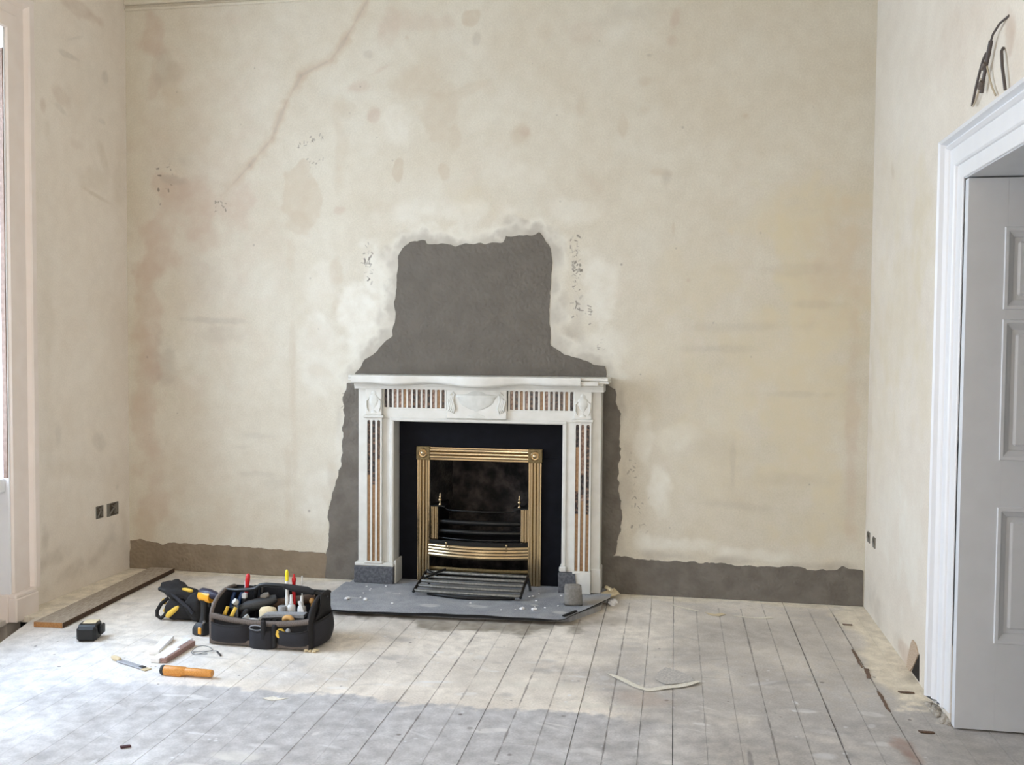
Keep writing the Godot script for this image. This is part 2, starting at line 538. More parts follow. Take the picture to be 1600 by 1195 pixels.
const RIGHT_STAINS := [
	[2.280,2.668,0.059,0.136,0,"P",0.65,0.7], [1.686,2.822,0.546,0.160,0,"P",0.25,0.9], [0.839,2.648,0.536,0.389,0,"W",0.20,0.9], [1.139,2.133,0.237,0.364,0,"Y",0.60,0.8],
	[0.590,2.370,0.595,0.341,0,"Y",0.30,0.9], [0.662,1.694,0.726,0.536,0,"Y",0.45,0.9], [0.411,1.173,0.482,0.491,0,"Y",0.25,0.9], [1.049,0.595,0.375,0.369,0,"W",0.50,0.8],
	[0.622,0.677,0.446,0.269,0,"W",0.35,0.9], [0.033,0.955,0.111,0.938,0,"T",0.35,0.8], [0.504,2.486,0.061,0.069,0,"T",0.50,0.8], [-0.200,2.650,0.119,0.039,0,"T",0.50,0.8],
	[0.364,0.090,0.231,0.141,0,"G",0.35,0.8], [0.835,0.055,0.192,0.077,0,"G",0.25,0.9], [1.080,0.037,0.173,0.061,0,"P",0.70,0.5], [1.214,1.381,0.231,0.357,0,"Y",0.40,0.8],
	[2.374,2.519,0.187,0.132,0,"P",0.25,0.9],
]
const CRACK := [
	[-1.970,3.741], [-2.115,3.506], [-2.210,3.380], [-2.419,3.283],
	[-2.520,3.114], [-2.618,2.889], [-2.775,2.715], [-2.947,2.543],
]


# ---------------------------------------------------------------- computed textures
class Canvas:
	var w: int
	var h: int
	var o: Vector2          # value of the axes at the left and top edge
	var size: Vector2
	var buf := PackedByteArray()
	var nz := FastNoiseLite.new()
	const INK := {"P": Color(0.765, 0.68, 0.605), "T": Color(0.775, 0.715, 0.625), "G": Color(0.66, 0.625, 0.57), "W": Color(0.93, 0.92, 0.88), "Y": Color(0.845, 0.795, 0.68), "D": Color(0.5, 0.44, 0.36)}

	func _init(ww: int, hh: int, origin: Vector2, sz: Vector2) -> void:
		w = ww
		h = hh
		o = origin
		size = sz
		buf.resize(w * h * 3)
		nz.seed = 77
		nz.frequency = 3.2
		nz.fractal_octaves = 4

	# flat colour with three layers of noise: broad cloud, blotch, grain
	func base(a: Color, b: Color, grain: float, seed_: int, stretch := 1.0) -> void:
		var k := FastNoiseLite.new()
		k.seed = seed_
		k.frequency = 1.1 / 256.0
		k.fractal_octaves = 5
		var n1 := k.get_image(w, h, false, false, false).get_data()
		k.seed = seed_ + 1
		k.frequency = 6.0 / 256.0
		k.fractal_octaves = 4
		var n2 := k.get_image(w, h, false, false, false).get_data()
		k.seed = seed_ + 2
		k.frequency = 60.0 / 256.0
		k.fractal_octaves = 2
		var n3 := k.get_image(w, h, false, false, false).get_data()
		var j := 0
		for i in w * h:
			var f := clampf((n1[i] * 0.75 + n2[i] * 0.25 - 50.0) / 160.0, 0.0, 1.0)
			var g := (n3[i] - 128) * grain + (n2[i] - 128) * grain * 0.35
			buf[j] = clampi(int((a.r + (b.r - a.r) * f) * 255.0 + g), 0, 255)
			buf[j + 1] = clampi(int((a.g + (b.g - a.g) * f) * 255.0 + g), 0, 255)
			buf[j + 2] = clampi(int((a.b + (b.b - a.b) * f) * 255.0 + g), 0, 255)
			j += 3

	func mix(x: int, y: int, c: Color, al: float) -> void:
		var j := (y * w + x) * 3
		buf[j] = int(buf[j] + (c.r * 255.0 - buf[j]) * al)
		buf[j + 1] = int(buf[j + 1] + (c.g * 255.0 - buf[j + 1]) * al)
		buf[j + 2] = int(buf[j + 2] + (c.b * 255.0 - buf[j + 2]) * al)

	func px(p: Vector2) -> Vector2:
		return Vector2((p.x - o.x) / size.x * w, (o.y - p.y) / size.y * h)

	# soft stain with a torn edge; in metres
	func stain(c: Vector2, r: Vector2, deg: float, ink: Color, al: float, soft: float) -> void:
		var m := absf(maxf(r.x, r.y)) * 1.5
		var a := px(c + Vector2(-m, m))
		var b := px(c + Vector2(m, -m))
		var x0 := maxi(0, int(minf(a.x, b.x)))
		var x1 := mini(w - 1, int(maxf(a.x, b.x)))
		var cs := cos(deg_to_rad(deg))
		var sn := sin(deg_to_rad(deg))
		for y in range(maxi(0, int(minf(a.y, b.y))), mini(h - 1, int(maxf(a.y, b.y))) + 1):
			for x in range(x0, x1 + 1):
				var p := Vector2(o.x + size.x * x / w, o.y - size.y * y / h)
				var d := p - c
				var q := Vector2((d.x * cs + d.y * sn) / r.x, (d.y * cs - d.x * sn) / r.y).length()
				if q > 1.5:
					continue
				q += nz.get_noise_2d(p.x, p.y) * 0.75
				var f := clampf((1.05 - q) / soft, 0.0, 1.0)
				if f > 0.0:
					mix(x, y, ink, f * f * (3.0 - 2.0 * f) * al * (0.7 + 0.35 * nz.get_noise_2d(p.x * 3.0 + 9.0, p.y * 3.0)))

	func line(pts: Array, width: float, ink: Color, al: float, wander := 0.4) -> void:
		for i in pts.size() - 1:
			var a := Vector2(pts[i][0], pts[i][1])
			var b := Vector2(pts[i + 1][0], pts[i + 1][1])
			var lo := px(Vector2(minf(a.x, b.x), maxf(a.y, b.y)))
			var hi := px(Vector2(maxf(a.x, b.x), minf(a.y, b.y)))
			var lo2 := lo.min(hi)
			hi = lo.max(hi)
			lo = lo2
			var pad := absf(width / size.x * w) * 2.0 + 2.0
			for y in range(maxi(0, int(lo.y - pad)), mini(h - 1, int(hi.y + pad)) + 1):
				for x in range(maxi(0, int(lo.x - pad)), mini(w - 1, int(hi.x + pad)) + 1):
					var p := Vector2(o.x + size.x * x / w, o.y - size.y * y / h)
					var q := Geometry2D.get_closest_point_to_segment(p, a, b).distance_to(p) / width
					if q > 2.0:
						continue
					q += nz.get_noise_2d(p.x * 2.0, p.y * 2.0) * wander
					var f := clampf((1.0 - q) * 1.6, 0.0, 1.0)
					if f > 0.0:
						mix(x, y, ink, f * al)

	func tex() -> ImageTexture:
		var im := Image.create_from_data(w, h, false, Image.FORMAT_RGB8, buf)
		im.generate_mipmaps()
		return ImageTexture.create_from_image(im)


func noise_tex(seed_: int, freq: float, c0: Color, c1: Color, size := 256, octaves := 4, mid := 0.5) -> NoiseTexture2D:
	var k := FastNoiseLite.new()
	k.seed = seed_
	k.frequency = freq / size
	k.fractal_octaves = octaves
	var g := Gradient.new()
	g.set_color(0, c0)
	g.set_color(1, c1)
	g.set_offset(0, mid - 0.3)
	g.set_offset(1, mid + 0.3)
	var t := NoiseTexture2D.new()
	t.width = size
	t.height = size
	t.seamless = true
	t.noise = k
	t.color_ramp = g
	return t


func bump_tex(seed_: int, freq: float, strength: float, size := 256, octaves := 4) -> NoiseTexture2D:
	var k := FastNoiseLite.new()
	k.seed = seed_
	k.frequency = freq / size
	k.fractal_octaves = octaves
	var t := NoiseTexture2D.new()
	t.width = size
	t.height = size
	t.seamless = true
	t.as_normal_map = true
	t.bump_strength = strength
	t.noise = k
	return t


func plain(c: Color, rough: float, metal := 0.0, spec := 0.5) -> StandardMaterial3D:
	var m := StandardMaterial3D.new()
	m.albedo_color = c
	m.roughness = rough
	m.metallic = metal
	m.metallic_specular = spec
	return m


# colour mottled between two tones, laid on in metres
func mottled(a: Color, b: Color, rough: float, per_metre: float, seed_: int, bump: Texture2D = null, depth := 0.5, metal := 0.0) -> StandardMaterial3D:
	var m := plain(Color.WHITE, rough, metal)
	m.albedo_texture = noise_tex(seed_, 8.0, a, b)
	m.uv1_triplanar = true
	m.uv1_scale = Vector3.ONE * per_metre
	if bump:
		m.normal_enabled = true
		m.normal_texture = bump
		m.normal_scale = depth
	return m


func laid(c: Canvas, rough: float, bump: Texture2D = null, depth := 0.4) -> StandardMaterial3D:
	var m := plain(Color.WHITE, rough)
	m.albedo_texture = c.tex()
	m.texture_filter = BaseMaterial3D.TEXTURE_FILTER_LINEAR_WITH_MIPMAPS_ANISOTROPIC
	return m


func make_materials() -> void:
	var fine := bump_tex(3, 40.0, 4.0)
	var cloth := bump_tex(5, 70.0, 6.0, 256, 2)
	M.fine = fine
	M.white_paint = mottled(Color(0.905, 0.905, 0.91), Color(0.915, 0.915, 0.92), 0.38, 0.8, 11)
	M.primer_paint = mottled(Color(0.915, 0.865, 0.825), Color(0.93, 0.885, 0.85), 0.5, 0.7, 12)
	M.door_paint = mottled(Color(0.845, 0.855, 0.87), Color(0.86, 0.87, 0.885), 0.42, 0.8, 13)
	M.bare_wood = mottled(Color(0.42, 0.33, 0.27), Color(0.48, 0.38, 0.32), 0.7, 3.0, 14)
	M.ceiling = mottled(Color(0.88, 0.86, 0.82), Color(0.9, 0.88, 0.85), 0.9, 0.6, 15)
	M.plaster = mottled(Color(0.84, 0.79, 0.72), Color(0.88, 0.84, 0.77), 0.95, 0.6, 16)
	M.dark_void = plain(Color(0.07, 0.055, 0.045), 1.0)
	M.marble = mottled(Color(0.845, 0.835, 0.80), Color(0.875, 0.865, 0.835), 0.32, 1.3, 17)
	M.marble_carved = mottled(Color(0.82, 0.815, 0.78), Color(0.87, 0.865, 0.835), 0.45, 2.0, 18)
	M.slate = mottled(Color(0.29, 0.295, 0.315), Color(0.40, 0.405, 0.42), 0.6, 5.0, 19, fine, 0.3)
	M.black_slate = mottled(Color(0.045, 0.05, 0.072), Color(0.065, 0.07, 0.095), 0.55, 1.4, 20)
	M.black_slate.metallic_specular = 0.22
	M.sheet = sheet_material()
	M.sheet_edge = plain(Color(0.05, 0.05, 0.055), 0.8)
	M.cement_dark = mottled(Color(0.415, 0.39, 0.355), Color(0.44, 0.415, 0.38), 0.95, 0.7, 21, fine, 0.25)
	M.cement_mid = mottled(Color(0.42, 0.395, 0.36), Color(0.475, 0.45, 0.415), 0.95, 0.8, 22, fine, 0.3)
	M.cement_brown = mottled(Color(0.525, 0.465, 0.385), Color(0.565, 0.505, 0.425), 0.95, 0.8, 23, fine, 0.3)
	M.brass = brass_material()
	M.iron = mottled(Color(0.055, 0.05, 0.05), Color(0.09, 0.085, 0.08), 0.42, 6.0, 25, fine, 0.3, 0.3)
	M.iron_bright = mottled(Color(0.10, 0.10, 0.10), Color(0.16, 0.16, 0.16), 0.3, 6.0, 26, null, 0.3, 0.5)
	M.pale_iron = mottled(Color(0.42, 0.42, 0.41), Color(0.55, 0.55, 0.53), 0.36, 6.0, 56, null, 0.3, 0.6)  # highlights on the grille bar tops put into a paler iron colour
	M.brass_dull = mottled(Color(0.40, 0.34, 0.22), Color(0.50, 0.43, 0.29), 0.5, 9.0, 57, null, 0.3, 0.6)
	M.soot = mottled(Color(0.06, 0.05, 0.048), Color(0.25, 0.225, 0.21), 0.95, 0.9, 27, fine, 0.6)
	M.stone_block = mottled(Color(0.50, 0.485, 0.46), Color(0.58, 0.565, 0.54), 0.95, 6.0, 28, fine, 1.0)
	M.timber_grey = mottled(Color(0.60, 0.54, 0.47), Color(0.74, 0.69, 0.62), 0.9, 2.0, 29, fine, 0.5)
	M.timber_grey.uv1_scale = Vector3(16, 8, 1.6)
	M.timber_cut = mottled(Color(0.62, 0.44, 0.26), Color(0.70, 0.52, 0.33), 0.8, 8.0, 30)
	M.timber_dark = mottled(Color(0.24, 0.17, 0.12), Color(0.33, 0.25, 0.18), 0.9, 5.0, 31)
	M.canvas_black = mottled(Color(0.085, 0.078, 0.08), Color(0.14, 0.13, 0.135), 0.85, 14.0, 32, cloth, 0.6)
	M.mesh_black = mottled(Color(0.10, 0.10, 0.12), Color(0.19, 0.185, 0.21), 0.8, 30.0, 33, cloth, 0.8)
	M.binding = mottled(Color(0.36, 0.325, 0.30), Color(0.47, 0.43, 0.40), 0.85, 16.0, 34, cloth, 0.4)
	M.black_plastic = plain(Color(0.07, 0.07, 0.075), 0.4)
	M.grip_black = plain(Color(0.11, 0.11, 0.11), 0.6)
	M.charcoal = mottled(Color(0.15, 0.155, 0.16), Color(0.21, 0.215, 0.22), 0.55, 12.0, 35)
	M.grey_plastic = mottled(Color(0.52, 0.525, 0.53), Color(0.60, 0.605, 0.61), 0.45, 10.0, 36)
	M.pale_plastic = mottled(Color(0.76, 0.76, 0.75), Color(0.84, 0.84, 0.83), 0.4, 10.0, 37)
	M.white_plastic = plain(Color(0.88, 0.88, 0.87), 0.4)
	M.yellow = mottled(Color(0.88, 0.72, 0.25), Color(0.93, 0.78, 0.33), 0.5, 20.0, 38)
	M.amber = mottled(Color(0.90, 0.60, 0.10), Color(0.95, 0.68, 0.16), 0.35, 20.0, 39)
	M.lemon = plain(Color(0.93, 0.86, 0.12), 0.4)
	M.red = plain(Color(0.78, 0.10, 0.12), 0.4)
	M.blue = plain(Color(0.10, 0.24, 0.42), 0.45)
	M.indigo = plain(Color(0.12, 0.11, 0.2), 0.45)
	M.steel = plain(Color(0.62, 0.63, 0.65), 0.32, 0.9)
	M.dull_steel = mottled(Color(0.50, 0.51, 0.53), Color(0.60, 0.61, 0.63), 0.5, 12.0, 40, null, 0.4, 0.5)
	M.file_steel = mottled(Color(0.60, 0.61, 0.64), Color(0.70, 0.71, 0.73), 0.5, 16.0, 61)
	M.tan_wood = mottled(Color(0.76, 0.58, 0.33), Color(0.82, 0.65, 0.40), 0.6, 20.0, 41)
	M.orange_wood = mottled(Color(0.76, 0.50, 0.20), Color(0.86, 0.61, 0.30), 0.45, 14.0, 42)
	M.pale_wood = mottled(Color(0.80, 0.73, 0.58), Color(0.87, 0.81, 0.68), 0.7, 20.0, 43)
	M.white_wood = mottled(Color(0.92, 0.91, 0.91), Color(0.95, 0.945, 0.94), 0.7, 14.0, 44)
	M.rust_wood = mottled(Color(0.52, 0.40, 0.37), Color(0.66, 0.55, 0.51), 0.8, 14.0, 45)
	M.rubber = plain(Color(0.055, 0.06, 0.06), 0.55)
	M.green_black = plain(Color(0.07, 0.085, 0.085), 0.4)
	M.wire_grey = plain(Color(0.50, 0.51, 0.52), 0.5)
	M.cable = plain(Color(0.33, 0.30, 0.29), 0.55)
	M.cable_pale = plain(Color(0.72, 0.67, 0.58), 0.6)
	M.galvanised = mottled(Color(0.44, 0.42, 0.39), Color(0.56, 0.54, 0.50), 0.5, 20.0, 46, null, 0.4, 0.3)
	M.socket_back = mottled(Color(0.24, 0.21, 0.17), Color(0.40, 0.36, 0.31), 0.8, 25.0, 59)
	M.hole_dark = plain(Color(0.13, 0.105, 0.085), 0.95)
	M.paper = mottled(Color(0.86, 0.83, 0.76), Color(0.92, 0.90, 0.85), 0.9, 8.0, 47)
	M.paper_blue = mottled(Color(0.68, 0.66, 0.64), Color(0.80, 0.78, 0.75), 0.7, 8.0, 48)
	M.rust = mottled(Color(0.36, 0.28, 0.23), Color(0.50, 0.41, 0.34), 0.9, 20.0, 49)
	M.maroon = plain(Color(0.24, 0.08, 0.09), 0.6)
	M.stone_dust = mottled(Color(0.58, 0.55, 0.51), Color(0.76, 0.73, 0.68), 1.0, 14.0, 58)
	M.dust = mottled(Color(0.80, 0.75, 0.66), Color(0.88, 0.84, 0.76), 1.0, 12.0, 50)
	M.pane = plain(Color(0.9, 0.95, 0.95, 0.08), 0.02)
	M.pane.transparency = BaseMaterial3D.TRANSPARENCY_ALPHA
	var st := []
	st.append([Color(0.56, 0.425, 0.29), Color(0.64, 0.50, 0.365)])
	st.append([Color(0.13, 0.12, 0.13), Color(0.52, 0.40, 0.32)])
	st.append([Color(0.24, 0.20, 0.18), Color(0.47, 0.37, 0.30)])
	st.append([Color(0.40, 0.29, 0.24), Color(0.66, 0.55, 0.47)])
	st.append([Color(0.10, 0.09, 0.11), Color(0.34, 0.28, 0.26)])
	M.inlay = []
	for i in st.size():
		var m := plain(Color.WHITE, 0.25)
		m.albedo_texture = noise_tex(60 + i, 10.0, st[i][0], st[i][1], 128, 3)
		m.uv1_triplanar = true
		m.uv1_scale = Vector3.ONE * 4.0
		m.uv1_offset = Vector3(0.13 * i, 0.37 * i, 0)
		M.inlay.append(m)


func brass_material() -> StandardMaterial3D:
	var m := plain(Color(0.75, 0.665, 0.525), 0.26, 1.0)
	m.roughness_texture = noise_tex(24, 10.0, Color(0.6, 0.6, 0.6), Color(1, 1, 1))
	m.uv1_triplanar = true
	m.uv1_scale = Vector3.ONE * 4.0
	return m


func sheet_material() -> StandardMaterial3D:
	# dusty slate-grey protection sheet: x -2.15..-0.25, z 0..1
	var c := Canvas.new(760, 400, Vector2(-2.15, 0.0), Vector2(1.9, -1.0))
	c.base(Color(0.53, 0.54, 0.56), Color(0.66, 0.66, 0.665), 0.16, 301)
	for k in 30:
		c.stain(Vector2(rng.randf_range(-2.05, -0.4), rng.randf_range(0.1, 0.75)), Vector2(rng.randf_range(0.03, 0.14), rng.randf_range(0.015, 0.05)), rng.randf_range(-20, 20), Color(0.66, 0.655, 0.64), rng.randf_range(0.2, 0.5), 0.9)
	for s in [[-1.86, 0.55, 0.05, 0.02], [-1.37, 0.63, 0.06, 0.035], [-1.63, 0.42, 0.03, 0.012], [-1.7, 0.4, 0.02, 0.012], [-1.1, 0.6, 0.07, 0.03], [-0.78, 0.5, 0.04, 0.03], [-1.75, 0.6, 0.03, 0.01], [-0.62, 0.62, 0.05, 0.03]]:
		c.stain(Vector2(s[0], s[1]), Vector2(s[2], s[3]), 0, Color(0.82, 0.81, 0.79), 0.75, 0.5)
	c.stain(Vector2(-0.42, 0.35), Vector2(0.12, 0.16), 0, Color(0.66, 0.61, 0.54), 0.8, 0.8)
	return laid(c, 0.7)


# ---------------------------------------------------------------- the room
const PATCH_EDGE := [[-2.043, 1.32], [-2.05, 1.345], [-1.974, 1.452], [-1.896, 1.503], [-1.853, 1.557], [-1.802, 1.599], [-1.777, 1.743], [-1.786, 1.825], [-1.765, 1.948], [-1.761, 2.112], [-1.736, 2.161], [-1.676, 2.201], [-1.579, 2.208], [-1.571, 2.192], [-1.474, 2.188], [-1.39, 2.172], [-1.328, 2.186], [-1.183, 2.186], [-1.081, 2.195], [-1.061, 2.232], [-0.959, 2.231], [-0.878, 2.236], [-0.849, 2.25], [-0.817, 2.216], [-0.784, 2.164], [-0.767, 2.104], [-0.769, 1.905], [-0.78, 1.745], [-0.766, 1.545], [-0.689, 1.498], [-0.588, 1.467], [-0.488, 1.428], [-0.428, 1.417], [-0.416, 1.32]]


func stains(c: Canvas, list: Array, k := 1.0) -> void:
	for s in list:
		c.stain(Vector2(s[0], s[1]), Vector2(s[2], s[3]), s[4], Canvas.INK[s[5]], s[6] * k, s[7])


func wall_part(called: String, boxes: Array, m: Material, planar: Array, parent: Node3D) -> MeshInstance3D:
	var b := MB.new()
	for q in boxes:
		b.box(q[0], q[1])
	b.planar = planar
	return part(called, b, m, parent)


func solo_wall(called: String, boxes: Array, m: Material, planar: Array) -> MeshInstance3D:
	var b := MB.new()
	for q in boxes:
		b.box(q[0], q[1])
	b.planar = planar
	var o := MeshInstance3D.new()
	o.name = called
	o.mesh = b.mesh()
	o.material_override = m
	add_child(o, true)
	o.set_meta("kind", "structure")
	return o


func build_room() -> void:
	var fine := bump_tex(8, 24.0, 3.0)
	# back wall, painted patches of plaster and old colour, with a light cast at the left; the fire opening is left free
	var c := Canvas.new(1600, 1270, Vector2(-3.7, 3.86), Vector2(4.9, 3.89))
	c.base(Color(0.815, 0.777, 0.70), Color(0.848, 0.824, 0.762), 0.055, 100)
	stains(c, BACK_STAINS_AND_LIGHT)
	c.line(CRACK, 0.042, Canvas.INK.T, 0.42, 0.9)
	c.line(CRACK, 0.02, Canvas.INK.P, 0.3, 1.4)
	c.line(CRACK, 0.008, Canvas.INK.G, 0.25, 2.4)
	scribble(c)
	# smeared plaster round the fresh render
	c.line(PATCH_EDGE, 0.13, Color(0.90, 0.885, 0.835), 0.4, 0.5)
	c.line(PATCH_EDGE, 0.075, Canvas.INK.G, 0.3, 0.8)
	var wall := solo_wall("wall_back", [
		[Vector3(-4.3, -0.5, -0.4), Vector3(FX - 0.34, CEIL + 0.2, 0)], [Vector3(FX + 0.34, -0.5, -0.4), Vector3(1.6, CEIL + 0.2, 0)],
		[Vector3(FX - 0.34, 0.83, -0.4), Vector3(FX + 0.34, CEIL + 0.2, 0)], [Vector3(FX - 0.34, -0.5, -0.4), Vector3(FX + 0.34, 0.03, 0)]],
		laid(c, 0.95), [0, 1, -3.7, 3.86, 4.9, 3.89])
	# picture-rail ledge left in the plaster
	var ledge := MB.new()
	ledge.planar = [0, 1, -3.7, 3.86, 4.9, 3.89]
	ledge.box(Vector3(XL, 3.755, -0.01), Vector3(-2.35, 3.775, 0.016), 0.006)
	ledge.box(Vector3(XL, 3.79, -0.01), Vector3(-2.35, 3.83, 0.024), 0.006)
	part("plaster_ledge", ledge, laid(c, 0.95), wall)
	# fresh cement render over and beside the chimneypiece
	var patches := [
		[M.cement_dark, 5, 0.014, PATCH_EDGE],
		[M.cement_mid, 9, 0.02, [[-1.9, 1.31], [-2.1, 1.285], [-2.13, 1.2], [-2.121, 1.075], [-2.134, 0.949], [-2.13, 0.823], [-2.156, 0.696], [-2.2, 0.568], [-2.231, 0.44], [-2.226, 0.271], [-2.239, 0.143], [-2.257, -0.03], [-1.9, -0.03]]],
		[M.cement_mid, 12, 0.024, [[-0.5, 1.31], [-0.37, 1.28], [-0.335, 1.112], [-0.323, 0.913], [-0.336, 0.673], [-0.31, 0.513], [-0.317, 0.393], [-0.347, 0.311], [-0.362, 0.238], [-0.196, 0.229], [0.117, 0.22], [0.387, 0.217], [0.576, 0.21], [0.726, 0.226], [0.802, 0.198], [0.949, 0.213], [1.023, 0.232], [1.129, 0.214], [1.13, -0.03], [-0.5, -0.03]]],
		[M.cement_brown, 15, 0.016, [[-3.655, 0.191], [-3.551, 0.205], [-3.433, 0.175], [-3.245, 0.192], [-3.012, 0.185], [-2.783, 0.182], [-2.557, 0.179], [-2.288, 0.162], [-2.2, 0.16], [-2.2, -0.03], [-3.655, -0.03]]]]
	for q in patches:
		var b := MB.new().at(Vector3(0, 0, 0))
		b.prism(ragged(q[3], 0.012, q[2] * 0.8, q[1], 0.0), -0.005, 0.003 if q[0] != M.cement_mid else 0.004)
		part("cement_patch", b, q[0], wall)
	# soot-blackened recess behind the grate
	var fb := MB.new()
	var x0 := FX - 0.345
	var x1 := FX + 0.345
	var bx0 := FX - 0.26
	var bx1 := FX + 0.26
	fb.quad(Vector3(bx0, 0.0, -0.30), Vector3(bx1, 0.0, -0.30), Vector3(bx1, 0.85, -0.30), Vector3(bx0, 0.85, -0.30), Vector3(0, 0, 1))
	fb.quad_auto(Vector3(x0, 0.0, 0.0), Vector3(bx0, 0.0, -0.30), Vector3(bx0, 0.85, -0.30), Vector3(x0, 0.85, 0.0), Vector3(1, 0, 0.4))
	fb.quad_auto(Vector3(x1, 0.0, 0.0), Vector3(bx1, 0.0, -0.30), Vector3(bx1, 0.85, -0.30), Vector3(x1, 0.85, 0.0), Vector3(-1, 0, 0.4))
	fb.quad(Vector3(x0, 0.84, 0), Vector3(x1, 0.84, 0), Vector3(bx1, 0.84, -0.30), Vector3(bx0, 0.84, -0.30), Vector3(0, -1, 0))
	fb.quad(Vector3(x0, 0.032, 0), Vector3(x1, 0.032, 0), Vector3(bx1, 0.032, -0.30), Vector3(bx0, 0.032, -0.30), Vector3(0, 1, 0))
	part("firebox_lining", fb, M.soot, wall)

	# left wall with two tall window openings
	var cl := Canvas.new(512, 1270, Vector2(-0.1, 3.86), Vector2(1.4, 3.89))
	cl.base(Color(0.90, 0.855, 0.795), Color(0.93, 0.895, 0.845), 0.05, 130)
	stains(cl, LEFT_STAINS, 0.65)
	var z := [[-0.4, 1.21], [2.51, 4.1], [5.4, ZF + 0.45]]
	var bl := []
	for q in z:
		bl.append([Vector3(XL - 0.5, -0.5, q[0]), Vector3(XL, CEIL + 0.2, q[1])])
	for q in [[1.21, 2.51], [4.1, 5.4]]:
		bl.append([Vector3(XL - 0.5, 3.25, q[0]), Vector3(XL, CEIL + 0.2, q[1])])
		bl.append([Vector3(XL - 0.5, -0.5, q[0]), Vector3(XL - 0.22, 0.7, q[1])])
	var lm := laid(cl, 0.95)
	solo_wall("wall_left", bl, lm, [2, 1, -0.1, 3.86, 1.4, 3.89])

	# right wall with the door opening; thick, so that the door stands in a deep recess
	var cr := Canvas.new(640, 1270, Vector2(-0.1, 3.86), Vector2(2.6, 3.89))
	cr.base(Color(0.865, 0.825, 0.765), Color(0.90, 0.868, 0.815), 0.045, 160)
	stains(cr, RIGHT_STAINS)
	var dz0 := 1.80
	var dz1 := 2.95
	var br := [[Vector3(XR, -0.5, -0.4), Vector3(XR + 0.3, CEIL + 0.2, dz0)], [Vector3(XR, -0.5, dz1), Vector3(XR + 0.3, CEIL + 0.2, 6.5)], [Vector3(XR, -0.5, 7.7), Vector3(XR + 0.3, CEIL + 0.2, ZF + 0.45)], [Vector3(XR, -0.5, 6.5), Vector3(XR + 0.3, 0.7, 7.7)], [Vector3(XR, 3.25, 6.5), Vector3(XR + 0.3, CEIL + 0.2, 7.7)], [Vector3(XR, 2.235, dz0), Vector3(XR + 0.3, CEIL + 0.2, dz1)]]  # the opening beyond the door is added for the rear fill light
	solo_wall("wall_right", br, laid(cr, 0.95), [2, 1, -0.1, 3.86, 2.6, 3.89])

	# wall behind the camera with two windows, ceiling, passage behind the door
	var bf := []
	for q in [[-4.2, -2.95], [-1.75, 1.5]]:
		bf.append([Vector3(q[0], -0.5, ZF), Vector3(q[1], CEIL + 0.2, ZF + 0.45)])
	for q in [[-2.95, -1.75]]:
		bf.append([Vector3(q[0], 3.25, ZF), Vector3(q[1], CEIL + 0.2, ZF + 0.45)])
		bf.append([Vector3(q[0], -0.5, ZF), Vector3(q[1], 0.7, ZF + 0.45)])
	solo_wall("wall_front", bf, M.plaster, [])
	solo_wall("ceiling", [[Vector3(XL - 0.5, CEIL, -0.4), Vector3(XR + 2.2, CEIL + 0.25, ZF + 0.45)]], M.ceiling, [])
	solo_wall("wall_passage", [[Vector3(XR + 1.75, -0.5, 0.4), Vector3(XR + 2.0, 2.9, 4.4)], [Vector3(XR + 0.3, -0.5, 0.4), Vector3(XR + 1.75, 2.9, 0.6)], [Vector3(XR + 0.3, -0.5, 4.2), Vector3(XR + 1.75, 2.9, 4.4)], [Vector3(XR + 0.3, 2.7, 0.6), Vector3(XR + 1.75, 2.9, 4.2)]], M.plaster, [])


func scribble(c: Canvas) -> void:
	# chipped and scratched paint beside the render
	var ink := Color(0.36, 0.33, 0.30)
	var r := RandomNumberGenerator.new()
	r.seed = 91
	for q in [[-1.965, 2.12, 0.03, 0.10, 26], [-1.95, 1.98, 0.02, 0.05, 8], [-0.62, 2.13, 0.035, 0.09, 34], [-0.615, 1.98, 0.03, 0.10, 26], [-0.61, 1.82, 0.03, 0.10, 18], [-0.53, 1.72, 0.02, 0.08, 7], [-0.46, 1.55, 0.02, 0.05, 6], [-2.36, 2.86, 0.09, 0.04, 16], [-0.24, 0.72, 0.04, 0.2, 16], [-0.2, 0.5, 0.05, 0.12, 10], [-2.33, 2.72, 0.06, 0.03, 8], [-3.38, 2.62, 0.06, 0.16, 14], [-2.98, 2.45, 0.05, 0.05, 10], [-2.12, 1.16, 0.02, 0.08, 10], [-2.12, 0.75, 0.02, 0.08, 10]]:
		for k in q[4]:
			var a := Vector2(q[0] + r.randf_range(-1, 1) * q[2], q[1] + r.randf_range(-1, 1) * q[3])
			var d := Vector2.from_angle(r.randf() * TAU) * r.randf_range(0.004, 0.022)
			c.line([[a.x, a.y], [a.x + d.x, a.y + d.y]], r.randf_range(0.0026, 0.006), ink, r.randf_range(0.12, 0.6), 1.2)
	for k in 50:
		c.stain(Vector2(r.randf_range(-3.6, 1.1), r.randf_range(0.3, 3.7)), Vector2.ONE * r.randf_range(0.004, 0.009), 0, ink, r.randf_range(0.1, 0.5), 0.9)
	for k in 46:
		c.stain(Vector2(r.randf_range(-3.6, -0.2), r.randf_range(0.5, 3.7)), Vector2(r.randf_range(0.05, 0.2), r.randf_range(0.03, 0.14)), r.randf_range(-40, 40), [Canvas.INK.W, Canvas.INK.T, Canvas.INK.P][k % 3], r.randf_range(0.08, 0.2), 0.8)
	# rusty cracks above the bottom band
	c.line([[-2.45, 0.165], [-2.36, 0.168], [-2.26, 0.165]], 0.006, Color(0.3, 0.25, 0.2), 0.8)


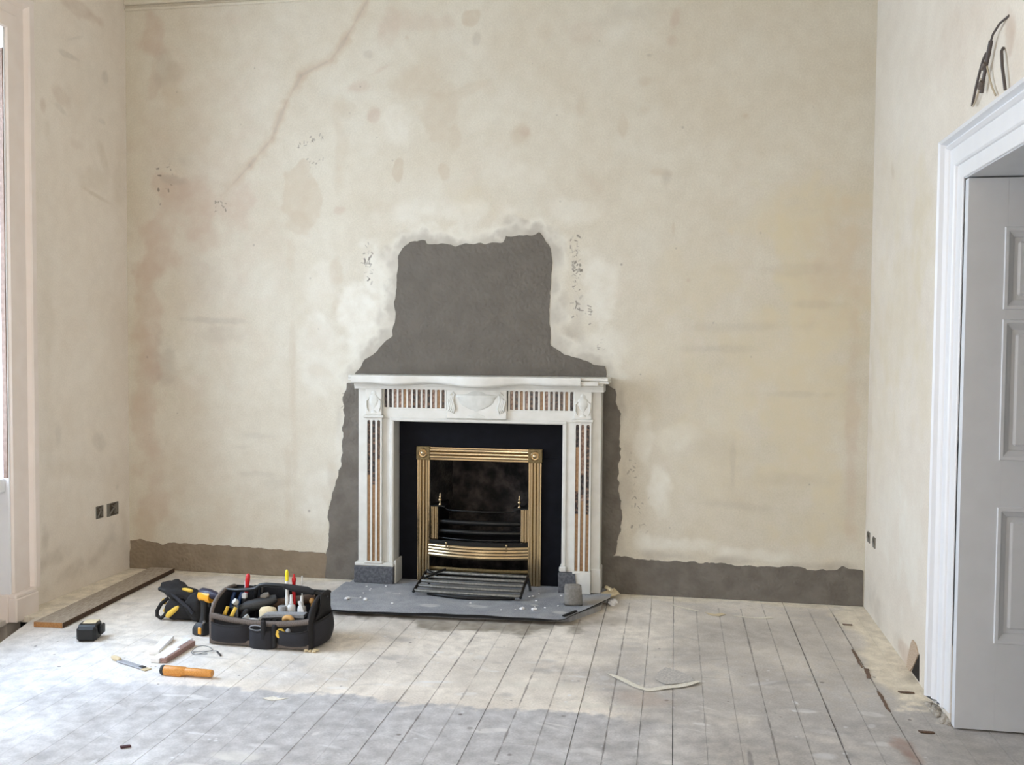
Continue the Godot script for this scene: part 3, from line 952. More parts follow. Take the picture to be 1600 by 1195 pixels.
# ---------------------------------------------------------------- the floor: every board a part
func build_floor() -> void:
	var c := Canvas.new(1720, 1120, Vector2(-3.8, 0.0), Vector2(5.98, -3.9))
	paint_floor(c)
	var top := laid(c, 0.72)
	var f := structure("floor")
	var under := MB.new()
	under.box(Vector3(XL - 0.6, -0.5, -0.3), Vector3(XR + 2.0, -0.3, ZF + 0.4))
	part("subfloor", under, M.dark_void, f)
	for k in [0, 1, 2, 4, 5, 6, 7, 8]:
		var j := MB.new()
		j.box(Vector3(XL - 0.1, -0.22, 0.2 + k * 0.42), Vector3(XR + 0.2, -0.031, 0.26 + k * 0.42))
		part("joist", j, M.dark_void, f)
	var pitch := 0.1305
	var x := 0.927 + pitch * 2
	var r := RandomNumberGenerator.new()
	r.seed = 55
	var open := {0: 0.003, 2: 0.0014, 4: 0.0028, 5: 0.001, 9: 0.002, 10: 0.0012, 12: 0.0026, 15: 0.0016, 18: 0.0016, 21: 0.0008, 24: 0.0008}
	for k in 38:
		var gap: float = open.get(k, 0.0004)
		var xr := minf(x - gap, XR)
		var xl := maxf(x - pitch, XL)
		x -= pitch
		if xr < XL + 0.008:
			break
		var dy := r.randf_range(-0.0004, 0.0003)
		var runs := [[0.004, ZF]]
		if k == 35 or k == 36:
			runs = [[0.004, 1.17], [1.75, ZF]]
		elif k == 7:
			runs = [[0.004, 1.42], [1.4225, ZF]]
		elif k == 13:
			runs = [[0.004, 2.31], [2.313, ZF]]
		elif k == 19:
			runs = [[0.004, 2.05], [2.0525, ZF]]
		for q in runs:
			var b := MB.new()
			b.planar = [0, 2, -3.8, 0.0, 5.98, -3.9]
			b.box(Vector3(xl + 0.0001, -0.03, q[0]), Vector3(xr, dy, q[1]), 0.0007)
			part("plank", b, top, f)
		if k == 35:
			# the board is cut off on the slant beside the hole
			var b := MB.new()
			b.planar = [0, 2, -3.8, 0.0, 5.98, -3.9]
			b.frame(Vector3(1, 0, 0), Vector3(0, 0, 1), Vector3(0, 1, 0), Vector3.ZERO)
			b.prism(PackedVector2Array([Vector2(xl + 0.001, 1.172), Vector2(xr, 1.172), Vector2(xr, 1.748), Vector2(-3.386, 1.62), Vector2(xl + 0.004, 1.2)]), -0.03, dy)
			part("plank", b, top, f)
	# boards of the window recess and of the passage behind the door
	for q in [[Vector3(XL - 0.2, -0.03, 1.24), Vector3(XL - 0.002, 0.0, 2.48)], [Vector3(XL - 0.2, -0.03, 4.13), Vector3(XL - 0.002, 0.0, 5.37)], [Vector3(XR + 0.001, -0.03, 1.802), Vector3(XR + 0.14, 0.0, 2.948)], [Vector3(XR + 0.141, -0.03, 1.802), Vector3(XR + 0.299, 0.0, 2.948)]]:
		var b := MB.new()
		b.planar = [0, 2, -3.8, 0.0, 5.98, -3.9]
		b.box(q[0], q[1], 0.0012)
		part("plank", b, top, f)
	for k in 11:
		var b := MB.new()
		b.planar = [0, 2, -3.8, 0.0, 5.98, -3.9]
		b.box(Vector3(XR + 0.301 + k * pitch, -0.03, 0.61), Vector3(XR + 0.30 + (k + 1) * pitch, 0.0, 4.19), 0.0012)
		part("plank", b, top, f)


func paint_floor(c: Canvas) -> void:
	var k := FastNoiseLite.new()
	k.seed = 400
	k.frequency = 1.6 / 256.0
	k.fractal_octaves = 5
	var n1 := k.get_image(c.w, c.h, false, false, false).get_data()
	k.seed = 401
	k.frequency = 9.0 / 256.0
	var n2 := k.get_image(c.w, c.h, false, false, false).get_data()
	k.seed = 402
	k.frequency = 70.0 / 256.0
	k.fractal_octaves = 2
	var n3 := k.get_image(c.w, c.h, false, false, false).get_data()
	# streaks along the boards
	k.seed = 403
	k.frequency = 1.0
	var dust := Color(0.91, 0.875, 0.825)
	var worn := Color(0.82, 0.785, 0.74)
	var grey := Color(0.715, 0.71, 0.715)
	var grime := Color(0.705, 0.68, 0.65)
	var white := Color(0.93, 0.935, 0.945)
	var cream := Color(0.92, 0.875, 0.79)
	for y in c.h:
		var z := 3.9 * y / c.h
		for x in c.w:
			var i := y * c.w + x
			var xx := -3.8 + 5.98 * x / c.w
			var a := (n1[i] - 128) / 60.0
			var b := (n2[i] - 128) / 60.0
			var col := dust.lerp(worn, clampf(0.35 + a * 0.7 + b * 0.35, 0.0, 1.0))
			# grey band towards the front, beyond the line of an old dust sheet
			var edge := 1.955 + a * 0.03 + b * 0.02
			var g := clampf((z - edge) / 0.04, 0.0, 1.0) * clampf((0.75 - xx) / 0.8 + a * 0.3, 0.25, 1.0)
			g = maxf(g, clampf((xx + 0.25 + a * 0.5) / 0.6, 0.0, 1.0) * clampf((z - 1.1 + b * 0.3) / 0.8, 0.0, 0.8))
			col = col.lerp(grey, g * 0.85)
			# grime towards the right
			var gr := clampf((xx + 0.45 + a * 0.2) / 0.7, 0.0, 1.0) * clampf((z - 0.12 + b * 0.1) / 0.25, 0.0, 1.0)
			col = col.lerp(grime, gr * clampf(0.62 + a * 0.2 + b * 0.15, 0.1, 0.95))
			# window light painted into the boards: whiter and bluish at the left front
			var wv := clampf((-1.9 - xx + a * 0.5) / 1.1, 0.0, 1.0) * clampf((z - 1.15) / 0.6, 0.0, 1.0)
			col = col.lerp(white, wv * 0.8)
			# pale dust along the right wall and the back wall
			var rw := clampf((xx - 0.93 + a * 0.05) / 0.05, 0.0, 1.0) * clampf((1.72 - z + b * 0.1) / 0.2, 0.0, 1.0)
			rw = maxf(rw, clampf((0.12 - z + a * 0.05) / 0.06, 0.0, 1.0))
			rw = maxf(rw, clampf((-3.46 - xx + a * 0.02) / 0.03, 0.0, 1.0) * clampf((1.25 - z) / 0.1, 0.0, 1.0))
			col = col.lerp(cream, rw * 0.85)
			var s := (n3[i] - 128) * 0.10 + b * 13.0
			var j := i * 3
			c.buf[j] = clampi(int(col.r * 255.0 + s), 0, 255)
			c.buf[j + 1] = clampi(int(col.g * 255.0 + s), 0, 255)
			c.buf[j + 2] = clampi(int(col.b * 255.0 + s), 0, 255)
	var r := RandomNumberGenerator.new()
	r.seed = 405
	# grey-brown cement left where the old hearth stood
	c.stain(Vector2(-1.13, 0.72), Vector2(0.66, 0.22), 0, Color(0.54, 0.505, 0.45), 1.0, 0.35)
	c.stain(Vector2(-0.4, 0.5), Vector2(0.25, 0.22), 0, Color(0.60, 0.55, 0.48), 0.6, 0.8)
	# scuffs, plaster smears and drips
	for q in 120:
		c.stain(Vector2(r.randf_range(-3.0, 0.9), r.randf_range(1.3, 2.9)), Vector2(r.randf_range(0.01, 0.09), r.randf_range(0.006, 0.03)), r.randf_range(-30, 30), white.lerp(dust, r.randf() * 0.5), r.randf_range(0.2, 0.75), 0.6)
	for q in 130:
		c.stain(Vector2(r.randf_range(-3.2, 0.9), r.randf_range(0.7, 2.9)), Vector2(r.randf_range(0.03, 0.16), r.randf_range(0.01, 0.05)), r.randf_range(-30, 30), Color(0.52, 0.51, 0.51), r.randf_range(0.12, 0.35), 0.9)
	for q in 260:
		c.stain(Vector2(r.randf_range(-3.2, 1.0), r.randf_range(1.0, 2.9)), Vector2.ONE * r.randf_range(0.004, 0.011), 0, white if q % 3 else Color(0.34, 0.31, 0.29), r.randf_range(0.3, 0.9), 0.6)
	c.stain(Vector2(-0.56, 1.66), Vector2(0.34, 0.05), -6, Color(0.86, 0.84, 0.79), 0.6, 0.7)
	c.stain(Vector2(-0.3, 1.86), Vector2(0.3, 0.03), -4, Color(0.86, 0.84, 0.79), 0.65, 0.6)
	c.stain(Vector2(-1.6, 2.62), Vector2(0.10, 0.05), 0, Color(0.90, 0.89, 0.86), 0.8, 0.5)
	c.stain(Vector2(0.02, 1.45), Vector2(0.28, 0.2), 0, Color(0.60, 0.59, 0.58), 0.5, 0.8)
	c.stain(Vector2(-0.15, 1.75), Vector2(0.2, 0.12), 0, Color(0.72, 0.64, 0.58), 0.5, 0.8)
	c.stain(Vector2(0.9, 2.1), Vector2(0.05, 0.16), -4, Color(0.60, 0.45, 0.38), 0.7, 0.6)
	c.stain(Vector2(0.3, 2.35), Vector2(0.01, 0.2), 0, Color(0.42, 0.40, 0.39), 0.6, 0.6)
	# dirt in the joints
	for q in [0, 2, 4, 9, 12, 15]:
		var xx: float = 0.927 - 0.1305 * (q as float) - 0.002
		c.line([[xx, 0.2], [xx, 3.6]], 0.004, Color(0.42, 0.39, 0.37), 0.5, 1.3)
	for q in [1, 3, 5, 6, 7, 8, 10, 11, 13, 14, 16, 18]:
		var xx: float = 0.927 - 0.1305 * (q as float)
		c.line([[xx, 0.2], [xx, 3.6]], 0.003, Color(0.5, 0.47, 0.45), 0.3, 1.8)


# ---------------------------------------------------------------- windows
func build_window_trim() -> void:
	for k in 2:
		var z0: float = [1.21, 4.1][k]
		var z1: float = [2.51, 5.4][k]
		var win := structure("window_%d" % (k + 1))
		# architrave moulding round the opening, standing on plinth blocks
		var prof := [Vector2(0, 0), Vector2(0, 0.036), Vector2(0.012, 0.044), Vector2(0.085, 0.044), Vector2(0.095, 0.034), Vector2(0.15, 0.034), Vector2(0.165, 0.052), Vector2(0.175, 0.058), Vector2(0.21, 0.058), Vector2(0.222, 0.045), Vector2(0.225, 0)]
		var b := MB.new().mould(prof, [Vector3(XL, 0.13, z0), Vector3(XL, 3.25, z0), Vector3(XL, 3.25, z1), Vector3(XL, 0.13, z1)], Vector3(1, 0, 0), 1.0)
		part("architrave", b, M.primer_paint, win)
		for s: int in [0, 1]:
			var p := MB.new()
			var za: float = z0 - 0.17 if s == 0 else z1 - 0.02
			p.box(Vector3(XL - 0.01, -0.02, za), Vector3(-3.58, 0.115, za + 0.19), 0.006)
			p.box(Vector3(XL - 0.01, 0.11, za + 0.004), Vector3(-3.588, 0.14, za + 0.186), 0.008)
			part("plinth_block", p, M.primer_paint, win)
		# linings of the reveal: white board, strip of bare timber, white shutter case
		for s: int in [0, 1]:
			var zz: float = z0 if s == 0 else z1
			var d := 1.0 if s == 0 else -1.0
			var lo := minf(zz, zz + d * 0.012)
			part("jamb_lining", bar(Vector3(XL - 0.5, 0.0, lo), Vector3(XL + 0.034, 3.25, lo + 0.012), 0.002), M.white_paint, win)
			var lo2 := minf(zz + d * 0.012, zz + d * 0.018)
			part("timber_strip", bar(Vector3(XL + 0.004, 0.79, lo2), Vector3(XL + 0.031, 3.14, lo2 + 0.006), 0.001), M.bare_wood, win)
			var lo3 := minf(zz + d * 0.012, zz + d * 0.03)
			part("skirting", bar(Vector3(XL - 0.45, -0.02, lo3), Vector3(XL + 0.03, 0.135, lo3 + 0.018), 0.003), M.primer_paint, win)
		part("sill", bar(Vector3(XL - 0.4, 0.71, z0 + 0.013), Vector3(XL + 0.015, 0.79, z1 - 0.013), 0.008), M.white_paint, win)
		part("apron_panel", bar(Vector3(XL - 0.24, 0.0, z0 + 0.013), Vector3(XL - 0.2, 0.71, z1 - 0.013), 0.004), M.white_paint, win)
		part("soffit_lining", bar(Vector3(XL - 0.5, 3.238, z0), Vector3(XL, 3.25, z1), 0.002), M.white_paint, win)
		sash(win, Vector3(XL - 0.28, 0.79, z0 + 0.012), 2.448, z1 - z0 - 0.024, true)
	sash(structure("window_3"), Vector3(-2.95, 0.7, ZF + 0.28), 2.55, 1.2, false)
	sash(structure("window_4"), Vector3(XR + 0.25, 0.7, 6.5), 2.55, 1.2, true)  # added window out of view, holds the fill for the left wall


func sash(win: Node3D, o: Vector3, tall: float, wide: float, along_z: bool) -> void:
	var f := MB.new()
	var g := MB.new()
	var put_bar := func(m: MB, u0: float, u1: float, v0: float, v1: float, d0: float, d1: float) -> void:
		if along_z:
			m.box(o + Vector3(d0, v0, u0), o + Vector3(d1, v1, u1), 0.003)
		else:
			m.box(o + Vector3(u0, v0, d0), o + Vector3(u1, v1, d1), 0.003)
	put_bar.call(f, 0.0, 0.05, 0.0, tall, -0.03, 0.03)
	put_bar.call(f, wide - 0.05, wide, 0.0, tall, -0.03, 0.03)
	put_bar.call(f, 0.05, wide - 0.05, 0.0, 0.07, -0.03, 0.03)
	put_bar.call(f, 0.05, wide - 0.05, tall - 0.05, tall, -0.03, 0.03)
	put_bar.call(f, 0.05, wide - 0.05, tall * 0.5 - 0.02, tall * 0.5 + 0.02, -0.03, 0.03)
	for k in 2:
		var u := 0.05 + (wide - 0.1) * (k + 1) / 3.0
		put_bar.call(f, u - 0.009, u + 0.009, 0.07, tall - 0.05, -0.015, 0.015)
	for v: float in [0.25, 0.75]:
		put_bar.call(f, 0.05, wide - 0.05, tall * v - 0.009, tall * v + 0.009, -0.015, 0.015)
	put_bar.call(g, 0.05, wide - 0.05, 0.07, tall - 0.05, -0.002, 0.002)
	part("sash_frame", f, M.white_paint, win)
	part("pane", g, M.pane, win)


# ---------------------------------------------------------------- door on the right
func build_door() -> void:
	var dz0 := 1.80
	var dz1 := 2.95
	var top := 2.235
	var casing := structure("trim_1")
	var prof := [Vector2(0, -0.01), Vector2(0, 0.004), Vector2(0.006, 0.007), Vector2(0.12, 0.009), Vector2(0.125, 0.017), Vector2(0.138, 0.022), Vector2(0.15, 0.012), Vector2(0.16, 0.013), Vector2(0.29, 0.015), Vector2(0.295, 0.022), Vector2(0.315, 0.034), Vector2(0.328, 0.022), Vector2(0.345, 0.022), Vector2(0.36, 0.046), Vector2(0.38, 0.053), Vector2(0.395, 0.042), Vector2(0.40, -0.01)]
	# the head is a little narrower than the legs
	var b := MB.new()
	var stops := [[0.05, dz0, -0.52, 0.0], [top, dz0, -0.52, 0.475], [top, dz1, 0.52, 0.475], [0.05, dz1, 0.52, 0.0]]
	var ring := []
	for q in stops:
		var line := []
		for p: Vector2 in prof:
			line.append(Vector3(XR - p.y, q[0] + p.x * q[3], q[1] + p.x * q[2]))
		ring.append(line)
	for i in 3:
		for k in prof.size() - 1:
			var pd: Vector2 = (prof[k + 1] - prof[k]).normalized()
			var out: Vector3 = [Vector3(0, 0, -1), Vector3(0, 1, 0), Vector3(0, 0, 1)][i]
			b.quad_auto(ring[i][k], ring[i][k + 1], ring[i + 1][k + 1], ring[i + 1][k], out * -pd.y + Vector3(-1, 0, 0) * pd.x)
	for i in [0, 3]:
		for k in range(1, prof.size() - 1):
			b.tri(ring[i][0], ring[i][k], ring[i][k + 1], Vector3(0, -1, 0))
	part("door_casing", b, M.white_paint, casing)
	# linings of the opening
	part("lining", bar(Vector3(XR, 0.0, dz1 - 0.02), Vector3(XR + 0.3, top, dz1), 0.003), M.door_paint, casing)
	part("lining", bar(Vector3(XR, top - 0.004, dz0), Vector3(XR + 0.3, top + 0.012, dz1), 0.003), M.door_paint, casing)
	# door leaf folded back flat against the far side of the recess, six raised panels
	var d := structure("door_1", "grey-white six-panel door standing open in the casing at the right edge")
	var zf := 1.845
	var zb := 1.803
	var x0 := XR + 0.004
	var w := 0.95
	var xs := [x0, x0 + 0.15, x0 + 0.425, x0 + 0.525, x0 + 0.80, x0 + w]
	var ys := [0.008, 0.375, 0.905, 1.115, 1.655, 1.715, 2.02, 2.225]
	for q in [[0, 1], [4, 5]]:
		part("stile", bar(Vector3(xs[q[0]], ys[0], zb), Vector3(xs[q[1]], ys[7], zf), 0.0006), M.door_paint, d)
	part("stile", bar(Vector3(xs[2], ys[1], zb), Vector3(xs[3], ys[6], zf - 0.0001), 0.0003), M.door_paint, d)
	for q in [[0, 1], [2, 3], [4, 5], [6, 7]]:
		part("rail", bar(Vector3(xs[1], ys[q[0]], zb), Vector3(xs[4], ys[q[1]], zf - 0.0001), 0.0003), M.door_paint, d)
	for cx in [[1, 2], [3, 4]]:
		for cy in [[1, 2], [3, 4], [5, 6]]:
			var p := MB.new()
			var lo := Vector2(xs[cx[0]], ys[cy[0]])
			var hi := Vector2(xs[cx[1]], ys[cy[1]])
			p.box(Vector3(lo.x, lo.y, zb + 0.008), Vector3(hi.x, hi.y, zf - 0.018))
			p.box(Vector3(lo.x + 0.045, lo.y + 0.045, zb + 0.01), Vector3(hi.x - 0.045, hi.y - 0.045, zf - 0.008), 0.008)
			var pn := part("panel", p, M.door_paint, d)
			var mo := MB.new()
			var pr := [Vector2(0.03, -0.018), Vector2(0.027, -0.012), Vector2(0.012, -0.002), Vector2(0.004, 0.006), Vector2(-0.008, 0.006), Vector2(-0.012, -0.002)]
			var path := [Vector3(lo.x, lo.y, zf), Vector3(hi.x, lo.y, zf), Vector3(hi.x, hi.y, zf), Vector3(lo.x, hi.y, zf)]
			for e in 4:
				var a: Vector3 = path[e]
				var c: Vector3 = path[(e + 1) % 4]
				var inn := Vector3(0, 0, 1).cross((c - a).normalized())
				var al := (c - a).normalized()
				for k in pr.size() - 1:
					var p0: Vector2 = pr[k]
					var p1: Vector2 = pr[k + 1]
					mo.quad_auto(a + inn * p0.x + al * p0.x + Vector3(0, 0, p0.y), c + inn * p0.x - al * p0.x + Vector3(0, 0, p0.y), c + inn * p1.x - al * p1.x + Vector3(0, 0, p1.y), a + inn * p1.x + al * p1.x + Vector3(0, 0, p1.y), Vector3(0, 0, 1))
			part("panel_moulding", mo, M.door_paint, pn)
	# rubble under the cut-off casing
	var q := MB.new()
	for k in 40:
		var g := rng.randf_range(0.006, 0.022)
		q.at(Vector3(XR - rng.randf_range(-0.012, 0.035), g * 0.45, rng.randf_range(1.6, 1.8)), Vector3(rng.randf_range(-30, 30), rng.randf() * 180, rng.randf_range(-30, 30))).box(Vector3(-g, -g * 0.5, -g * 0.6), Vector3(g, g * 0.6, g * 0.7), g * 0.35)
	solo("plaster_rubble", q, M.stone_dust, "broken grey plaster rubble under the cut-off foot of the door casing", "rubble").set_meta("kind", "stuff")


# ---------------------------------------------------------------- marble chimneypiece
func build_chimneypiece() -> void:
	var t := thing("fire_surround", "cream marble chimneypiece with coloured fluted inlay and carved urn tablet on the back wall", "fireplace surround", Vector3(FX, 0, 0))
	var ht := 0.032
	# legs
	for s: float in [-1.0, 1.0]:
		var left: bool = s < 0
		var foot: float = 0.15 if left else ht
		var leg := MB.new()
		leg.box(Vector3(minf(s * 0.56, s * 0.77), foot, 0.001), Vector3(maxf(s * 0.56, s * 0.77), 1.268, 0.145), 0.003)
		var lg := part("leg", leg, M.marble, t)
		var bead := MB.new()
		bead.box(Vector3(minf(s * 0.535, s * 0.562), foot, 0.003), Vector3(maxf(s * 0.535, s * 0.562), 1.078, 0.155), 0.006)
		part("inner_bead", bead, M.marble, lg)
		# fluted pilaster: the front has three slots that the coloured inlay fills
		var pil := MB.new()
		var cx := s * 0.66
		pil.at(Vector3(cx, 0, 0))
		fluted(pil, Vector2(0.0525, 0), 0.15, 1.084, 0.14, 0.172, [-0.0325, 0.0, 0.0325], 0.0098, 0.17, 1.068)
		var pl := part("pilaster", pil, M.marble, t)
		for k in 3:
			var i := MB.new().at(Vector3(cx - 0.0325 + 0.0325 * k, 0, 0))
			i.prism(slot(0.0, 0.0092, 0.171, 1.067), 0.145, 0.1665)
			part("inlay", i, M.inlay[([1, 1, 2] if left else [4, 3, 1])[k]], pl)
			var low := MB.new().at(Vector3(cx - 0.0325 + 0.0325 * k, 0, 0))
			low.box(Vector3(-0.0092, 0.1712, 0.1455), Vector3(0.0092, ([0.72, 0.66, 0.82] if left else [0.93, 0.60, 0.52])[k], 0.1669))
			part("inlay", low, M.inlay[0], pl)
			if not left:
				var mid := MB.new().at(Vector3(cx - 0.0325 + 0.0325 * k, 0, 0))
				var m0: float = [0.52, 0.64, 0.62][k]
				mid.box(Vector3(-0.0092, m0, 0.1455), Vector3(0.0092, m0 + [0.14, 0.12, 0.16][k], 0.1672))
				part("inlay", mid, M.inlay[[1, 4, 1][k]], pl)
		# impost, corner block with a small carved urn, foot
		part("impost", bar(Vector3(cx - 0.066, 1.082, 0.12), Vector3(cx + 0.066, 1.1, 0.186), 0.004), M.marble, t)
		var cb := part("corner_block", bar(Vector3(cx - 0.0535, 1.1, 0.1), Vector3(cx + 0.0535, 1.268, 0.176), 0.003), M.marble, t)
		var urn := MB.new().at(Vector3(cx, 1.112, 0.174), Vector3.ZERO, Vector3(1, 1, 0.32))
		urn.lathe([Vector2(0.0, 0.0), Vector2(0.02, 0.0), Vector2(0.02, 0.01), Vector2(0.007, 0.02), Vector2(0.009, 0.034), Vector2(0.026, 0.06), Vector2(0.034, 0.086), Vector2(0.03, 0.106), Vector2(0.014, 0.118), Vector2(0.02, 0.126), Vector2(0.012, 0.138), Vector2(0.0, 0.148)], 20)
		urn.at(Vector3.ZERO)
		for e: float in [-1.0, 1.0]:
			urn.tube([Vector3(cx + e * 0.03, 1.205, 0.178), Vector3(cx + e * 0.046, 1.19, 0.18), Vector3(cx + e * 0.044, 1.15, 0.179), Vector3(cx + e * 0.034, 1.125, 0.178)], [0.005, 0.007, 0.006, 0.003], 8)
		part("carved_urn", urn, M.marble_carved, cb)
		if left:
			part("foot_moulding", bar(Vector3(-0.783, 0.14, 0.001), Vector3(-0.528, 0.162, 0.178), 0.004), M.marble, t)
			part("foot_moulding", bar(Vector3(-0.72, 0.158, 0.1), Vector3(-0.598, 0.172, 0.185), 0.004), M.marble, t)
			part("foot_block", bar(Vector3(-0.785, ht, 0.001), Vector3(-0.528, 0.14, 0.183), 0.003), M.slate, t, "dark grey slate foot block")
			part("foot_lining", bar(Vector3(-0.527, ht, 0.003), Vector3(-0.515, 0.18, 0.16), 0.003), M.marble, t)
		else:
			part("foot_moulding", bar(Vector3(0.715, ht, 0.001), Vector3(0.777, 0.182, 0.152), 0.005), M.marble, t)
			part("foot_block", bar(Vector3(cx - 0.054, ht, 0.1), Vector3(cx + 0.058, 0.166, 0.184), 0.003), M.marble, t)
			part("foot_moulding", bar(Vector3(0.522, 0.158, 0.003), Vector3(0.568, 0.19, 0.165), 0.006), M.marble, t)
			var sl := MB.new()
			sl.prism(PackedVector2Array([Vector2(0.523, ht), Vector2(0.64, ht), Vector2(0.622, 0.158), Vector2(0.521, 0.158)]), 0.05, 0.192)
			part("foot_block", sl, M.slate, t, "dark grey slate foot block cut on the slant")
	# frieze: two fluted panels, plain band below, carved tablet
	var fr := MB.new()
	fr.box(Vector3(-0.607, 1.077, 0.001), Vector3(0.607, 1.14, 0.15), 0.003)
	for s: float in [-1.0, 1.0]:
		fr.at(Vector3(s * 0.4028, 0, 0))
		var xs := []
		for k in 13:
			xs.append((k - 6) * 0.031)
		fluted(fr, Vector2(0.2072, 0), 1.138, 1.272, 0.12, 0.15, xs, 0.0095, 1.148, 1.267)
	fr.at(Vector3.ZERO)
	fr.box(Vector3(-0.607, 1.138, 0.001), Vector3(0.607, 1.275, 0.12))
	var frieze := part("frieze", fr, M.marble, t)
	for s: float in [-1.0, 1.0]:
		for k in 13:
			var i := MB.new().at(Vector3(s * 0.4028 + (k - 6) * 0.031, 0, 0))
			i.prism(slot(0.0, 0.009, 1.149, 1.266), 0.121, 0.1452)
			part("inlay", i, M.inlay[[4, 4, 3, 3, 0, 3, 1, 2, 3, 1, 3, 0, 2, 3, 2, 0, 3, 1, 4, 0, 3, 2, 1, 2, 0, 4][k + (13 if s > 0 else 0)]], frieze)
	part("opening_bead", bar(Vector3(-0.562, 1.062, 0.003), Vector3(0.562, 1.086, 0.157), 0.006), M.marble, t)
	# tablet with a shallow bowl-shaped urn and drapery
	var tb := part("tablet", bar(Vector3(-0.19, 1.088, 0.1), Vector3(0.19, 1.274, 0.17), 0.003), M.marble, t)
	var bowl := MB.new().at(Vector3(0.0, 1.094, 0.168), Vector3.ZERO, Vector3(1, 1, 0.14))
	bowl.lathe([Vector2(0.0, 0.0), Vector2(0.058, 0.0), Vector2(0.058, 0.012), Vector2(0.03, 0.02), Vector2(0.016, 0.034), Vector2(0.02, 0.046), Vector2(0.05, 0.056), Vector2(0.085, 0.074), Vector2(0.11, 0.098), Vector2(0.122, 0.126), Vector2(0.13, 0.13), Vector2(0.13, 0.14), Vector2(0.118, 0.142), Vector2(0.06, 0.15), Vector2(0.03, 0.165), Vector2(0.0, 0.17)], 32)
	part("carved_urn", bowl, M.marble_carved, tb)
	for s: float in [-1.0, 1.0]:
		var dr := MB.new()
		for k in 4:
			var o: float = s * (0.142 + k * 0.011)
			dr.tube([Vector3(o, 1.245 - k * 0.012, 0.171), Vector3(o + s * 0.006, 1.2, 0.174), Vector3(o - s * 0.006, 1.15, 0.174), Vector3(o + s * 0.004, 1.118 + k * 0.006, 0.171)], [0.003, 0.008, 0.009, 0.003], 8)
		dr.tube([Vector3(s * 0.13, 1.235, 0.171), Vector3(s * 0.15, 1.25, 0.174), Vector3(s * 0.17, 1.235, 0.172)], [0.003, 0.007, 0.003], 8)
		part("carved_drapery", dr, M.marble_carved, tb)
	# cornice under the shelf, then the wavy front slab that stops short on the right
	var co := MB.new()
	var prof := [Vector2(0.0, 1.266), Vector2(0.178, 1.266), Vector2(0.182, 1.28), Vector2(0.19, 1.292), Vector2(0.194, 1.302), Vector2(0.21, 1.308), Vector2(0.21, 1.32), Vector2(0.0, 1.32)]
	var flat := PackedVector2Array()
	for p in prof:
		flat.append(Vector2(-p.x, p.y))
	co.frame(Vector3(0, 0, -1), Vector3(0, 1, 0), Vector3(1, 0, 0), Vector3.ZERO)
	co.prism(flat, -0.785, 0.785)
	co.at(Vector3.ZERO)
	co.box(Vector3(-0.815, 1.318, 0.001), Vector3(0.819, 1.333, 0.215), 0.003)
	part("cornice", co, M.marble, t)
	part("shelf", bar(Vector3(-0.812, 1.333, 0.001), Vector3(0.815, 1.353, 0.222), 0.004), M.marble, t)
	part("breakfront", bar(Vector3(0.65, 1.306, 0.19), Vector3(0.757, 1.33, 0.238), 0.003), M.marble, t)
	var g := MB.new()
	var rows := []
	var nx := 64
	for r in 8:
		rows.append([])
	for i in nx + 1:
		var x := -0.785 + 1.436 * i / nx
		var wv := cos((x - 0.02) * TAU / 0.62)
		var fade := clampf((0.6 - absf(x + 0.05)) / 0.2, 0.0, 1.0)
		var yb := 1.300 - 0.010 * wv * fade - 0.006 * fade
		var zf := 0.25 + 0.022 * wv * fade
		var line := [Vector3(x, 1.354, 0.2), Vector3(x, 1.354, zf - 0.008), Vector3(x, 1.350, zf - 0.002), Vector3(x, 1.342, zf), Vector3(x, yb + 0.018, zf), Vector3(x, yb + 0.006, zf - 0.004), Vector3(x, yb, zf - 0.016), Vector3(x, yb, 0.2)]
		for r in 8:
			rows[r].append(line[r])
	g.surf(rows)
	for e in [0, nx]:
		var ring := []
		for r in 8:
			ring.append(rows[r][e])
		for k in range(1, 7):
			g.tri(ring[0], ring[k], ring[k + 1], Vector3(-1 if e == 0 else 1, 0, 0))
	part("shelf_front", g, M.marble, t)
	# black slate slips inside the opening
	var sp := thing("slate_slips", "black slate slips filling the opening between the marble legs and the brass frame", "fireplace slips", Vector3(FX, 0, 0))
	part("header_slip", bar(Vector3(-0.533, 0.84, 0.002), Vector3(0.533, 1.061, 0.03), 0.001), M.black_slate, sp)
	part("side_slip", bar(Vector3(-0.533, 0.033, 0.002), Vector3(-0.36, 0.839, 0.03), 0.001), M.black_slate, sp)
	part("side_slip", bar(Vector3(0.35, 0.033, 0.002), Vector3(0.533, 0.839, 0.03), 0.001), M.black_slate, sp)


# slot outline with a round head and a flat foot
func slot(cx: float, r: float, y0: float, y1: float) -> PackedVector2Array:
	var p := PackedVector2Array([Vector2(cx - r, y0), Vector2(cx + r, y0)])
	for k in 9:
		var w := PI * k / 8.0
		p.append(Vector2(cx + r * cos(w), y1 - r + r * sin(w)))
	return p


